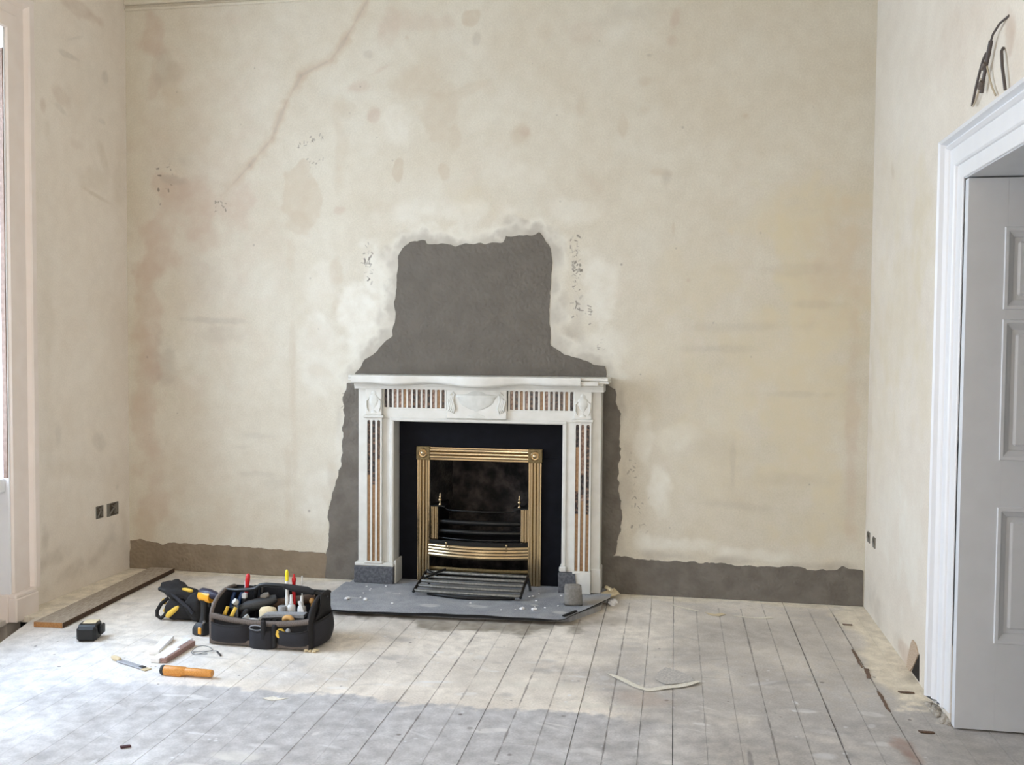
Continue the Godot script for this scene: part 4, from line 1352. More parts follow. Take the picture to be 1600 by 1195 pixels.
# slab (half width half.x, y0..y1, zb..zf) with slots cut through its front
func fluted(b: MB, half: Vector2, y0: float, y1: float, zb: float, zf: float, xs: Array, r: float, s0: float, s1: float) -> void:
	var w := half.x
	var q := func(x0: float, x1: float, ya: float, yb: float) -> void:
		b.quad(Vector3(x0, ya, zf), Vector3(x1, ya, zf), Vector3(x1, yb, zf), Vector3(x0, yb, zf), Vector3(0, 0, 1))
	var prev := -w
	for cx in xs:
		q.call(prev, cx - r, y0, y1)
		q.call(cx - r, cx + r, y0, s0)
		# spandrels over the round head
		for k in 8:
			var a0 := PI * k / 8.0
			var a1 := PI * (k + 1) / 8.0
			var p0 := Vector3(cx + r * cos(a0), s1 - r + r * sin(a0), zf)
			var p1 := Vector3(cx + r * cos(a1), s1 - r + r * sin(a1), zf)
			b.quad(p0, p1, Vector3(p1.x, y1, zf), Vector3(p0.x, y1, zf), Vector3(0, 0, 1))
			var nn := Vector3(-cos((a0 + a1) / 2), -sin((a0 + a1) / 2), 0)
			b.quad(p0, p1, Vector3(p1.x, p1.y, zb), Vector3(p0.x, p0.y, zb), nn)
		b.quad(Vector3(cx - r, s0, zf), Vector3(cx - r, s1 - r, zf), Vector3(cx - r, s1 - r, zb), Vector3(cx - r, s0, zb), Vector3(1, 0, 0))
		b.quad(Vector3(cx + r, s0, zf), Vector3(cx + r, s1 - r, zf), Vector3(cx + r, s1 - r, zb), Vector3(cx + r, s0, zb), Vector3(-1, 0, 0))
		b.quad(Vector3(cx - r, s0, zf), Vector3(cx + r, s0, zf), Vector3(cx + r, s0, zb), Vector3(cx - r, s0, zb), Vector3(0, 1, 0))
		prev = cx + r
	q.call(prev, w, y0, y1)
	for s: float in [-1.0, 1.0]:
		b.quad(Vector3(s * w, y0, zb), Vector3(s * w, y1, zb), Vector3(s * w, y1, zf), Vector3(s * w, y0, zf), Vector3(s, 0, 0))
	b.quad(Vector3(-w, y1, zb), Vector3(w, y1, zb), Vector3(w, y1, zf), Vector3(-w, y1, zf), Vector3(0, 1, 0))
	b.quad(Vector3(-w, y0, zb), Vector3(w, y0, zb), Vector3(w, y0, zf), Vector3(-w, y0, zf), Vector3(0, -1, 0))


# ---------------------------------------------------------------- brass grate
func reeds(w: float, count: int, edge: float, h: float) -> Array:
	# reeded strip seen in section: flat edges with half-round reeds between
	var p := [Vector2(0, -0.012), Vector2(0, h * 0.5), Vector2(edge, h * 0.5)]
	var rw := (w - 2 * edge) / count
	for k in count:
		for i in range(1, 8):
			var a := PI * (1.0 - i / 8.0)
			p.append(Vector2(edge + rw * (k + 0.5) + cos(a) * rw * 0.48, h * 0.45 + sin(a) * rw * 0.42))
		p.append(Vector2(edge + rw * (k + 1), h * 0.35))
	p.append(Vector2(w - edge, h * 0.5))
	p.append(Vector2(w, h * 0.5))
	p.append(Vector2(w, -0.012))
	return p


func build_grate() -> void:
	var t := thing("fire_grate", "brass-framed hob grate with reeded frame, black bars and bowed brass fret", "fire grate", Vector3(FX - 0.007, 0.0, 0.0))
	var zf := 0.046
	var fr := 0.32
	var prof := reeds(0.08, 3, 0.008, 0.016)
	var topy := 0.812
	for s: float in [-1.0, 1.0]:
		var b := MB.new()
		b.mould(prof, [Vector3(s * fr, 0.034, zf), Vector3(s * fr, topy + 0.002, zf)], Vector3(0, 0, 1), s)
		part("frame_stile", b, M.brass, t)
		var cb := part("corner_block", bar(Vector3(s * (fr + 0.041) - 0.044, topy, 0.03), Vector3(s * (fr + 0.041) + 0.044, topy + 0.086, zf + 0.02), 0.003), M.brass_dull, t)
		var ro := MB.new().at(Vector3(s * (fr + 0.041), topy + 0.043, zf + 0.018), Vector3(90, 0, 0))
		ro.lathe([Vector2(0.031, 0.0), Vector2(0.031, 0.004), Vector2(0.026, 0.007), Vector2(0.022, 0.003), Vector2(0.018, 0.003), Vector2(0.016, 0.01), Vector2(0.01, 0.017), Vector2(0.0, 0.019)], 24)
		part("rosette", ro, M.brass, cb)
	var tr := MB.new().mould(prof, [Vector3(-fr, topy + 0.002, zf), Vector3(fr, topy + 0.002, zf)], Vector3(0, 0, 1), -1.0)
	part("frame_rail", tr, M.brass, t)
	# hobs: black ledges carried by short reeded brass columns, with urn finials
	for s: float in [-1.0, 1.0]:
		var col := MB.new()
		col.mould(reeds(0.044, 2, 0.005, 0.012), [Vector3(s * 0.27, 0.302, 0.03), Vector3(s * 0.27, 0.512, 0.03)], Vector3(0, 0, 1), s)
		part("cheek_column", col, M.brass, t)
		part("cheek_plate", bar(Vector3(s * 0.295 - 0.028, 0.29, -0.26), Vector3(s * 0.295 + 0.028, 0.512, 0.022), 0.002), M.iron, t)
		part("hob_ledge", bar(Vector3(s * 0.268 - 0.05, 0.512, -0.06), Vector3(s * 0.268 + 0.05, 0.521, 0.052), 0.002), M.iron, t)
		var f := MB.new().at(Vector3(s * 0.257, 0.521, 0.026))
		f.lathe([Vector2(0.0, 0.0), Vector2(0.011, 0.0), Vector2(0.011, 0.004), Vector2(0.005, 0.01), Vector2(0.006, 0.018), Vector2(0.012, 0.028), Vector2(0.012, 0.036), Vector2(0.006, 0.042), Vector2(0.008, 0.047), Vector2(0.008, 0.053), Vector2(0.003, 0.058), Vector2(0.004, 0.066), Vector2(0.0, 0.078)], 14)
		part("finial", f, M.brass, t)
	# bowed black bars between the hobs
	for q in [[0.486, 0.005, 0.212, 0.035], [0.412, 0.010, 0.268, 0.03], [0.35, 0.010, 0.268, 0.03], [0.306, 0.006, 0.268, 0.05]]:
		var pts := []
		for k in 17:
			var u := -1.0 + k / 8.0
			pts.append(Vector3(u * q[2], q[0], 0.0 + q[3] * (1.0 - u * u)))
		part("fire_bar", MB.new().tube(pts, q[1], 8, 1.6 if q[1] > 0.008 else 1.0), M.iron_bright, t)
	for s: float in [-1.0, 1.0]:
		var ends := MB.new()
		ends.tube([Vector3(s * 0.212, 0.486, 0.0), Vector3(s * 0.232, 0.5, 0.0), Vector3(s * 0.25, 0.512, 0.01)], 0.004, 6)
		part("bar_end", ends, M.iron, t)
	# bowed black apron, brass fret and its two knobs
	var bow := func(y0: float, y1: float, half: float, z0: float, bulge: float, ribs: int) -> MB:
		var b := MB.new()
		var rows := []
		var steps := 4 if ribs == 0 else ribs * 6
		for r in steps + 1:
			var line := []
			var v := float(r) / steps
			for k in 25:
				var u := -1.0 + k / 12.0
				var rib := 0.0 if ribs == 0 else absf(sin(v * PI * ribs)) * 0.006
				line.append(Vector3(u * half, lerpf(y0, y1, v), z0 + bulge * (1.0 - u * u) + rib))
			rows.append(line)
		return b.surf(rows, false, 0.004)
	part("apron_plate", bow.call(0.272, 0.302, 0.318, 0.05, 0.045, 0), M.iron, t)
	part("brass_fret", bow.call(0.2, 0.277, 0.322, 0.056, 0.06, 4), M.brass, t)
	for s: float in [-1.0, 1.0]:
		var kn := MB.new().at(Vector3(s * 0.193, 0.27, 0.118))
		kn.lathe([Vector2(0.0, 0.0), Vector2(0.006, 0.0), Vector2(0.005, 0.018), Vector2(0.008, 0.024), Vector2(0.006, 0.032), Vector2(0.0, 0.034)], 10)
		part("fret_knob", kn, M.brass, t)
	part("ash_lip", bow.call(0.1, 0.122, 0.32, 0.02, 0.02, 1), M.brass_dull, t)
	part("fire_floor", bar(Vector3(-0.3, 0.28, -0.28), Vector3(0.3, 0.295, 0.03), 0.002), M.iron, t)

	# loose bar grille propped on the hearth in front of the grate
	var g := thing("bar_grille", "loose iron bar grille with a bowed front, propped on the hearth before the grate", "grille", Vector3(FX + 0.012, 0.037, 0.0), -1.0)
	for k in 5:
		var v := k / 4.0
		var y := lerpf(0.03, 0.085, v)
		var z := lerpf(0.425, 0.175, v)
		var half := lerpf(0.325, 0.318, v)
		var pts := []
		for i in 17:
			var u := -1.0 + i / 8.0
			pts.append(Vector3(u * half, y + 0.003 * (1 - u * u), z + 0.02 * (1.0 - u * u)))
		part("grille_bar", MB.new().tube(pts, 0.0145, 8, 0.7), M.pale_iron, g)
	for s: float in [-1.0, 1.0]:
		part("end_bar", MB.new().tube([Vector3(s * 0.327, 0.026, 0.445), Vector3(s * 0.325, 0.048, 0.36), Vector3(s * 0.322, 0.09, 0.16)], 0.009, 8), M.iron, g)
	var cb2 := MB.new()
	cb2.tube([Vector3(-0.3, 0.075, 0.3), Vector3(-0.24, 0.095, 0.22), Vector3(-0.2, 0.105, 0.17)], 0.007, 6)
	cb2.tube([Vector3(-0.31, 0.1, 0.19), Vector3(-0.23, 0.085, 0.26)], 0.006, 6)
	part("cross_bar", cb2, M.iron, g)
	var base := []
	for i in 17:
		var u := -1.0 + i / 8.0
		base.append(Vector3(0.02 + u * 0.265, 0.0125, 0.41 + 0.055 * (1.0 - u * u)))
	part("bowed_base", MB.new().tube(base, 0.0125, 8), M.iron, g)
	part("foot", MB.new().tube([Vector3(0.325, 0.08, 0.18), Vector3(0.335, 0.05, 0.19), Vector3(0.345, 0.008, 0.21)], 0.008, 8), M.iron, g)
	part("foot", MB.new().tube([Vector3(-0.3, 0.08, 0.18), Vector3(-0.305, 0.008, 0.18)], 0.008, 8), M.iron, g)


# ---------------------------------------------------------------- hearth
func build_hearth() -> void:
	var h := MB.new()
	h.planar = [0, 2, -2.15, 0.0, 1.9, -1.0]
	h.frame(Vector3(1, 0, 0), Vector3(0, 0, 1), Vector3(0, 1, 0), Vector3.ZERO)
	h.prism(PackedVector2Array([Vector2(-2.02, 0.005), Vector2(-0.405, 0.005), Vector2(-0.405, 0.4), Vector2(-0.56, 0.66), Vector2(-1.2, 0.72), Vector2(-1.92, 0.72), Vector2(-2.02, 0.55)]), 0.0, 0.031)
	solo("hearth_slab", h, M.sheet, "grey stone hearth slab under the dusty sheet, in front of the fireplace", "hearth")
	# dusty flexible sheet laid over it, hanging past the front edge, corner curling
	var s := thing("floor_sheet", "dusty grey protection sheet with a dark wavy front edge lying over the hearth", "sheet")
	var rows := []
	var edge := []
	var n := 60
	for r in 13:
		rows.append([])
	for i in n + 1:
		var u := float(i) / n
		var x := lerpf(-2.035, -0.36, u)
		var zf := 0.80 - 0.06 * clampf((x + 1.95) / 1.35, 0.0, 1.0)
		if x < -1.94:
			zf = lerpf(0.56, 0.80, (x + 2.035) / 0.095)
		if x > -0.59:
			zf = lerpf(0.74, 0.30, (x + 0.59) / 0.23)
		for r in 13:
			var v := r / 12.0
			var z := lerpf(0.205, zf, v)
			if x > -0.45:
				z = lerpf(0.16, zf, v)
			var lift := 0.004 * sin(x * 5.0 + 1.0) * v * v + 0.0015 * sin(x * 23.0 + z * 17.0) + 0.004 * v
			var over := clampf((z - 0.66) / 0.14, 0.0, 1.0)
			lift -= 0.006 * over
			lift += 0.012 * clampf((x + 0.62) / 0.26, 0.0, 1.0) * v * v
			rows[r].append(Vector3(x, 0.036 + maxf(lift, -0.006), z))
		edge.append(rows[12][i])
	var b := MB.new()
	b.planar = [0, 2, -2.15, 0.0, 1.9, -1.0]
	b.surf(rows, false, 0.003)
	part("sheet_top", b, M.sheet, s)
	var dark := []
	for i in n + 1:
		var e: Vector3 = edge[i]
		var d := 0.017 * clampf((n * 0.86 - i) / 4.0, 0.15, 1.0) * (0.75 + 0.25 * sin(e.x * 4.0))
		if dark.is_empty():
			dark = [[], []]
		dark[0].append(e + Vector3(0, -0.001, 0.002))
		dark[1].append(e + Vector3(0, -d, 0.001))
	part("sheet_edge", MB.new().surf(dark, false, 0.004), M.sheet_edge, s, "black edge of the sheet")
	# turned-down strip at the right corner
	var strip := MB.new()
	strip.at(Vector3(-0.56, 0.041, 0.655), Vector3(0, 62, 0))
	strip.box(Vector3(-0.06, 0.0, -0.012), Vector3(0.07, 0.008, 0.006), 0.002)
	part("sheet_fold", strip, M.sheet_edge, s)
	# rough stone offcut
	var blk := MB.new()
	var rr := RandomNumberGenerator.new()
	rr.seed = 12
	var g := []
	for i in 9:
		var line := []
		var v := i / 8.0
		var y := 0.112 * clampf((v - 0.1) / 0.8, 0.0, 1.0)
		var k := 0.0 if i == 0 or i == 8 else (0.985 if i == 1 or i == 7 else 1.0)
		for j in 16:
			var w := TAU * j / 16 + 0.3
			var m := 1.0 / maxf(absf(cos(w)), absf(sin(w)))
			var e := pow(m, 0.82) * (1.0 + rr.randf_range(-0.03, 0.03)) * (1.0 - 0.14 * v)
			line.append(Vector3(cos(w) * 0.056 * e * k, y + rr.randf_range(-0.002, 0.002) * k, sin(w) * 0.05 * e * k))
		g.append(line)
	blk.surf(g, true)
	solo("stone_block", blk, M.stone_block, "rough grey stone block standing on the sheet before the right marble leg", "stone block", Vector3(-0.565, 0.041, 0.44), 8)
	# crumbs of plaster on the sheet and the dusty debris at its right end
	var cr := MB.new()
	for k in 26:
		var p := Vector3(rr.randf_range(-1.95, -1.6) if k % 2 else rr.randf_range(-0.84, -0.64), 0.0455, rr.randf_range(0.26, 0.62))
		if k % 5 == 0:
			p = Vector3(rr.randf_range(-1.6, -0.8), 0.0455, rr.randf_range(0.54, 0.66))
		var z := rr.randf_range(0.003, 0.008) if k > 3 else 0.016
		cr.at(p, Vector3(rr.randf_range(-10, 10), rr.randf() * 180, 0)).box(Vector3(-z, -z * 0.5, -z * 0.7), Vector3(z, z * 0.4, z * 0.7), z * 0.3)
	for k in 16:
		var z := rr.randf_range(0.006, 0.02)
		cr.at(Vector3(rr.randf_range(-0.40, -0.33), z * 0.5 + 0.001, rr.randf_range(0.17, 0.28)), Vector3(rr.randf() * 40, rr.randf() * 180, 0)).box(Vector3(-z, -z * 0.5, -z), Vector3(z, z * 0.5, z), z * 0.3)
	solo("plaster_crumbs", cr, M.white_wood, "loose pale plaster crumbs scattered over the hearth sheet", "crumbs").set_meta("kind", "stuff")
	var fl := MB.new()
	fl.at(Vector3(0, 0, 0)).tube([Vector3(-0.398, 0.06, 0.09), Vector3(-0.36, 0.055, 0.14)], 0.012, 6)
	fl.at(Vector3(-0.37, 0.03, 0.12), Vector3(20, 40, 12)).box(Vector3(-0.05, -0.005, -0.03), Vector3(0.05, 0.006, 0.03), 0.002)
	solo("debris_scrap", fl, M.pale_wood, "small pale scrap of wood lying by the foot of the right marble leg", "scrap")


# ---------------------------------------------------------------- open tool tote and what is in it
# tote axes: x along its length, y up, z towards the camera; local origin at the middle of its base
const TOTE := Vector3(-2.055, 0.0, 1.285)


func build_tote() -> void:
	var t := thing("tool_tote", "open black fabric tool tote with grey-brown binding and tube handle, packed with tools", "tool bag", TOTE, -1.5)
	var hx := 0.268
	var hz := 0.13
	part("base", bar(Vector3(-hx, 0.0, -hz), Vector3(hx, 0.016, hz), 0.006), M.black_plastic, t)
	# long sides, slightly bulging
	for s: float in [1.0, -1.0]:
		var rows := []
		for r in 7:
			var line := []
			var v := r / 6.0
			for k in 21:
				var u := -1.0 + k / 10.0
				var sag := 0.026 * (1.0 - u * u) if s > 0 else 0.0
				line.append(Vector3(u * hx, 0.008 + v * ((0.158 if s > 0 else 0.235) - sag), s * (hz + 0.012 * sin(v * PI) * (1 - u * u) - 0.003)))
			rows.append(line)
		part("long_side", MB.new().surf(rows, false, 0.008), M.canvas_black, t)
		# binding along the rim and the foot
		var rim := []
		var low := []
		for r in 5:
			rim.append([])
			low.append([])
		for k in 21:
			var u := -1.0 + k / 10.0
			var sag := 0.026 * (1.0 - u * u) if s > 0 else 0.0
			var top: float = (0.166 if s > 0 else 0.243) - sag
			for r in 5:
				var w := PI * r / 4.0
				rim[r].append(Vector3(u * hx, top - 0.03 * (0.5 - 0.5 * cos(w)) + 0.0, s * (hz + 0.004 + 0.011 * sin(w))))
				low[r].append(Vector3(u * hx, 0.036 - 0.03 * (0.5 - 0.5 * cos(w)), s * (hz + 0.002 + 0.007 * sin(w) + 0.004)))
		part("rim_binding", MB.new().surf(rim), M.binding, t)
		if s > 0:
			part("foot_binding", MB.new().surf(low), M.binding, t)
	# tall ends with rounded shoulders
	for s: float in [-1.0, 1.0]:
		var poly := PackedVector2Array([Vector2(-hz, 0.006), Vector2(hz, 0.006), Vector2(hz + 0.002, 0.15), Vector2(hz - 0.008, 0.178), Vector2(hz - 0.03, 0.203), Vector2(hz - 0.062, 0.225), Vector2(hz - 0.1, 0.239), Vector2(0.0, 0.247), Vector2(-0.06, 0.248), Vector2(-hz + 0.02, 0.244), Vector2(-hz, 0.236)])
		var b := MB.new()
		b.frame(Vector3(0, 0, 1), Vector3(0, 1, 0), Vector3(1, 0, 0), Vector3(s * hx, 0, 0))
		b.prism(poly, -0.007, 0.007)
		part("end_panel", b, M.canvas_black, t)
		var path := []
		for k in range(1, poly.size()):
			path.append(Vector3(s * hx, poly[k].y, poly[k].x))
		part("end_binding", MB.new().tube(path, 0.009, 8, 1.3), M.binding if s < 0 else M.canvas_black, t)
	# handle tube, cranked up in the middle
	var hp := [Vector3(-hx, 0.245, -0.02), Vector3(-0.2, 0.247, -0.01), Vector3(-0.12, 0.258, 0.0), Vector3(-0.09, 0.264, 0.0), Vector3(-0.062, 0.284, 0.0), Vector3(-0.03, 0.29, 0.0), Vector3(0.07, 0.29, 0.0), Vector3(0.12, 0.282, 0.0), Vector3(0.18, 0.278, 0.0), Vector3(hx, 0.25, -0.02)]
	part("handle", MB.new().tube(hp, 0.0105, 10), M.black_plastic, t)
	part("handle_sleeve", MB.new().tube([Vector3(0.075, 0.288, 0.0), Vector3(0.12, 0.28, 0.002), Vector3(0.2, 0.274, 0.004), Vector3(0.24, 0.262, 0.0)], [0.012, 0.018, 0.019, 0.014], 10), M.canvas_black, t)
	# pockets on the front
	for q in [[-0.27, -0.06, 0.026, 0.118, 0.028, M.mesh_black], [-0.055, 0.085, 0.004, 0.100, 0.034, M.mesh_black], [0.095, 0.265, 0.03, 0.105, 0.032, M.mesh_black]]:
		var rows := []
		for r in 7:
			var line := []
			var v := r / 6.0
			for k in 13:
				var u := -1.0 + k / 6.0
				var x: float = lerpf(q[0], q[1], (u + 1) / 2)
				var bulge: float = q[4] * pow(1.0 - pow(absf(u), 3.0), 0.7) * (0.35 + 0.65 * sin(PI * (0.15 + 0.6 * v)))
				line.append(Vector3(x, q[2] + v * (q[3] - q[2]) - 0.012 * (1 - u * u) * v + 0.006 * (1 - absf(u)) * (1 - v) * -1.0, hz + 0.004 + bulge))
			rows.append(line)
		var pk := part("pocket", MB.new().surf(rows, false, 0.004), q[5], t)
		var lip := []
		for k in 13:
			lip.append(rows[6][k])
		part("pocket_edge", MB.new().tube(lip, 0.0045, 6), M.canvas_black, pk)
	# belt, buckle ring and strap on the front
	part("strap", bar(Vector3(0.02, 0.05, hz + 0.02), Vector3(0.045, 0.15, hz + 0.04), 0.006), M.canvas_black, t)
	part("strap", bar(Vector3(0.075, 0.01, hz + 0.012), Vector3(0.1, 0.13, hz + 0.03), 0.006), M.canvas_black, t)
	var ring := []
	for k in 19:
		var w := TAU * k / 18
		ring.append(Vector3(-0.01 + 0.034 * cos(w), 0.108 + 0.013 * sin(w), hz + 0.026))
	part("snap_ring", MB.new().tube(ring, 0.0035, 6), M.dull_steel, t)
	# pocket and loose flap on the right end
	var ep := []
	for r in 9:
		var line := []
		var v := r / 8.0
		for k in 15:
			var w := -PI / 2 + PI * k / 14.0
			line.append(Vector3(hx + 0.006 + (0.052 * (0.35 + 0.65 * sin(PI * (0.1 + 0.7 * v)))) * cos(w), 0.012 + v * 0.118 + 0.016 * cos(w) * v, -0.01 + 0.105 * sin(w)))
		ep.append(line)
	part("end_pocket", MB.new().surf(ep, false, 0.005), M.mesh_black, t)
	part("end_pocket_edge", MB.new().tube(ep[8], 0.006, 6), M.canvas_black, t)
	var flap := []
	for r in 7:
		var line := []
		for k in 7:
			var v := r / 6.0
			var u := k / 6.0
			line.append(Vector3(hx + 0.012 + 0.012 * sin(v * 3.0 + u * 2.0), 0.145 + 0.11 * v, lerpf(0.085 - 0.06 * v, -0.1, u)))
		flap.append(line)
	part("end_flap", MB.new().surf(flap, false, 0.005), M.canvas_black, t)
	var worn := MB.new()
	var rr := RandomNumberGenerator.new()
	rr.seed = 4
	for k in 9:
		var z := rr.randf_range(0.005, 0.011)
		worn.at(Vector3(rr.randf_range(0.235, 0.31), z * 0.7, hz + rr.randf_range(-0.01, 0.02)), Vector3(rr.randf() * 90, rr.randf() * 90, 0)).box(Vector3(-z, -z * 0.6, -z * 0.6), Vector3(z, z * 0.6, z * 0.6), z * 0.3)
	part("worn_corner", worn, M.pale_wood, t, "frayed pale corner of the bag")
	# inner tray on which the tools lie
	part("tray", bar(Vector3(-hx + 0.01, 0.085, -hz + 0.01), Vector3(hx - 0.01, 0.095, hz - 0.01), 0.003), M.black_plastic, t)


func tool_at(called: String, label: String, cat: String, p: Vector3, turn := 0.0, group := "") -> Node3D:
	return thing(called, label, cat, TOTE + p, turn, group)


func stick(m: Array) -> MB:
	return MB.new().lathe(m, 14)


func build_tote_tools() -> void:
	# upright in the back of the tote
	var o := tool_at("marker", "yellow-capped white marker standing upright at the back of the tool tote", "marker", Vector3(0.082, 0.096, -0.01))
	part("barrel", stick([Vector2(0, 0), Vector2(0.008, 0), Vector2(0.008, 0.215), Vector2(0.006, 0.22), Vector2(0, 0.22)]), M.white_plastic, o)
	part("cap", MB.new().at(Vector3(0, 0.216, 0)).lathe([Vector2(0, 0), Vector2(0.0085, 0), Vector2(0.0085, 0.045), Vector2(0.005, 0.058), Vector2(0, 0.06)], 14), M.lemon, o)
	o = tool_at("nozzle", "short red pointed nozzle beside the yellow marker in the tool tote", "nozzle", Vector3(0.112, 0.096, -0.03))
	part("body", stick([Vector2(0, 0), Vector2(0.009, 0), Vector2(0.009, 0.205), Vector2(0.011, 0.21), Vector2(0.011, 0.225), Vector2(0.005, 0.24), Vector2(0.004, 0.248), Vector2(0, 0.25)]), M.red, o)
	o = tool_at("thin_rod", "thin white rod standing nearest the right end of the tool tote", "rod", Vector3(0.155, 0.096, -0.035))
	part("shaft", stick([Vector2(0, 0), Vector2(0.0035, 0), Vector2(0.0035, 0.24), Vector2(0, 0.242)]), M.white_plastic, o)
	o = tool_at("screwdriver", "red-handled screwdriver standing at the back left of the tool tote", "screwdriver", Vector3(-0.175, 0.096, -0.075), 0.0)
	part("blade", stick([Vector2(0, 0), Vector2(0.003, 0), Vector2(0.003, 0.12), Vector2(0, 0.12)]), M.steel, o)
	part("handle", MB.new().at(Vector3(0, 0.115, 0), Vector3(0, 0, -6)).lathe([Vector2(0, 0), Vector2(0.008, 0.0), Vector2(0.011, 0.02), Vector2(0.009, 0.045), Vector2(0.013, 0.075), Vector2(0.012, 0.102), Vector2(0.006, 0.112), Vector2(0, 0.114)], 12), M.red, o)
	o = tool_at("tube_end", "white rounded tube tip beside the red screwdriver handle", "tube", Vector3(-0.2, 0.096, -0.085), 0.0)
	part("barrel", MB.new().at(Vector3.ZERO, Vector3(0, 0, -8)).lathe([Vector2(0, 0), Vector2(0.01, 0), Vector2(0.01, 0.16), Vector2(0.013, 0.17), Vector2(0.012, 0.19), Vector2(0.005, 0.205), Vector2(0, 0.206)], 12), M.white_plastic, o)
	# pliers: blue pair hung on the left end, yellow pair at the front
	for q in [["blue-gripped pliers hanging inside the left end of the tool tote", M.blue, Vector3(-0.218, 0.096, -0.055), 0.05, 0.145, -6.0, 0.04], ["yellow-gripped pliers leaning at the front left corner of the tool tote", M.yellow, Vector3(-0.205, 0.096, 0.06), -0.002, 0.085, -14.0, 0.045]]:
		o = tool_at("pliers", q[0], "pliers", q[2], q[5], "pliers in the tote")
		var d: float = q[6]
		var y0: float = q[3]
		var y1: float = q[4]
		part("grip", MB.new().tube([Vector3(-d * 0.5, y0, 0.03), Vector3(-d * 0.42, lerpf(y0, y1, 0.5), 0.016), Vector3(-d * 0.18, y1, 0.0)], [0.0085, 0.0105, 0.009], 10), q[1], o)
		part("grip", MB.new().tube([Vector3(d * 0.6, y0, 0.03), Vector3(d * 0.62, lerpf(y0, y1, 0.5), 0.016), Vector3(d * 0.95, y1, 0.0)], [0.0085, 0.0105, 0.009], 10), q[1], o)
		part("jaws", MB.new().at(Vector3(0.004, 0.0, 0.03)).box(Vector3(-0.016, -0.004, -0.006), Vector3(0.018, y0 + 0.014, 0.006), 0.004), M.dull_steel, o)
	o = tool_at("knob_handle", "pale grey round knob beside the blue pliers", "handle", Vector3(-0.18, 0.096, 0.02))
	part("shank", MB.new().tube([Vector3(0.0, 0.0, 0.0), Vector3(0.0, 0.1, 0.0)], 0.006, 8), M.dull_steel, o)
	part("knob", MB.new().at(Vector3(0, 0.092, 0.0), Vector3(40, 0, 30)).lathe([Vector2(0, 0), Vector2(0.012, 0.0), Vector2(0.017, 0.01), Vector2(0.015, 0.024), Vector2(0.0, 0.028)], 14), M.pale_plastic, o)
	o = tool_at("capped_tube", "small dark tube with a square white end at the back of the tool tote", "tube", Vector3(-0.165, 0.096, -0.035))
	part("barrel", stick([Vector2(0, 0), Vector2(0.012, 0), Vector2(0.012, 0.105), Vector2(0, 0.105)]), M.charcoal, o)
	part("cap", bar(Vector3(-0.012, 0.105, -0.012), Vector3(0.012, 0.132, 0.012), 0.003), M.white_plastic, o)
	for k in 3:
		o = tool_at("chisel_handle", ["dark chisel handle standing behind the capped tube", "short black chisel handle left of the tube handle", "dark round-topped chisel handle in the middle of the tote"][k], "chisel", Vector3([-0.125, -0.092, 0.035][k], 0.096, [-0.08, -0.095, -0.105][k]), 0, "chisel handles in the tote")
		part("handle", stick([Vector2(0, 0), Vector2(0.008, 0), Vector2(0.008, 0.1), Vector2(0.013, 0.115), Vector2(0.014, 0.15), Vector2(0.008, 0.165), Vector2(0, 0.167)]), M.black_plastic, o)
	# lying across the tray
	o = tool_at("grey_wedge", "pale grey pointed block lying at the front left of the tray of the tote", "wedge", Vector3(-0.118, 0.096, 0.085), 12)
	part("body", MB.new().prism(PackedVector2Array([Vector2(-0.04, 0.0), Vector2(0.03, 0.0), Vector2(0.034, 0.03), Vector2(0.022, 0.052), Vector2(0.012, 0.05)]), -0.02, 0.02), M.pale_plastic, o)
	o = tool_at("plastic_dome", "white plastic dome at the middle of the tote's front rim", "dome", Vector3(-0.058, 0.096, 0.09))
	part("dome", MB.new().at(Vector3.ZERO, Vector3.ZERO, Vector3(1.3, 1, 0.8)).lathe([Vector2(0, 0), Vector2(0.026, 0), Vector2(0.026, 0.024), Vector2(0.021, 0.036), Vector2(0.0, 0.042)], 20), M.pale_plastic, o)
	o = tool_at("cordless_tool", "charcoal power tool body lying across the middle of the tool tote", "power tool", Vector3(-0.05, 0.096, -0.018), 8)
	part("body", MB.new().tube([Vector3(-0.125, 0.06, 0.0), Vector3(-0.08, 0.072, 0.0), Vector3(0.02, 0.095, -0.02), Vector3(0.06, 0.108, -0.03)], [0.018, 0.03, 0.03, 0.02], 12), M.charcoal, o)
	part("nose", MB.new().tube([Vector3(-0.02, 0.118, -0.012), Vector3(0.0, 0.122, -0.015), Vector3(0.022, 0.13, -0.02)], [0.01, 0.018, 0.014], 10), M.galvanised, o)
	part("grip", MB.new().tube([Vector3(-0.08, 0.06, 0.01), Vector3(-0.1, 0.025, 0.02), Vector3(-0.11, 0.014, 0.02)], [0.02, 0.018, 0.012], 10), M.black_plastic, o)
	o = tool_at("sealant_gun", "dark brown sealant gun barrel lying slantwise behind the white bottles in the tote", "sealant gun", Vector3(0.088, 0.096, -0.072))
	part("barrel", MB.new().tube([Vector3(-0.1, 0.072, 0.0), Vector3(0.13, 0.115, -0.01)], 0.026, 14), M.timber_dark, o)
	part("rod", MB.new().tube([Vector3(0.13, 0.115, -0.01), Vector3(0.19, 0.126, -0.013)], 0.005, 8), M.dull_steel, o)
	part("plunger", MB.new().tube([Vector3(-0.1, 0.072, 0.0), Vector3(-0.106, 0.0711, 0.0)], 0.028, 14), M.black_plastic, o)
	o = tool_at("grey_plane", "light grey tool with a dark ribbed underside lying along the front of the tote", "hand tool", Vector3(0.075, 0.096, 0.055), 2)
	part("top", MB.new().prism(PackedVector2Array([Vector2(-0.125, 0.03), Vector2(-0.1, 0.045), Vector2(-0.08, 0.062), Vector2(0.02, 0.067), Vector2(0.135, 0.069), Vector2(0.135, 0.052), Vector2(0.0, 0.052), Vector2(-0.09, 0.044), Vector2(-0.12, 0.022)]), -0.024, 0.03), M.grey_plastic, o)
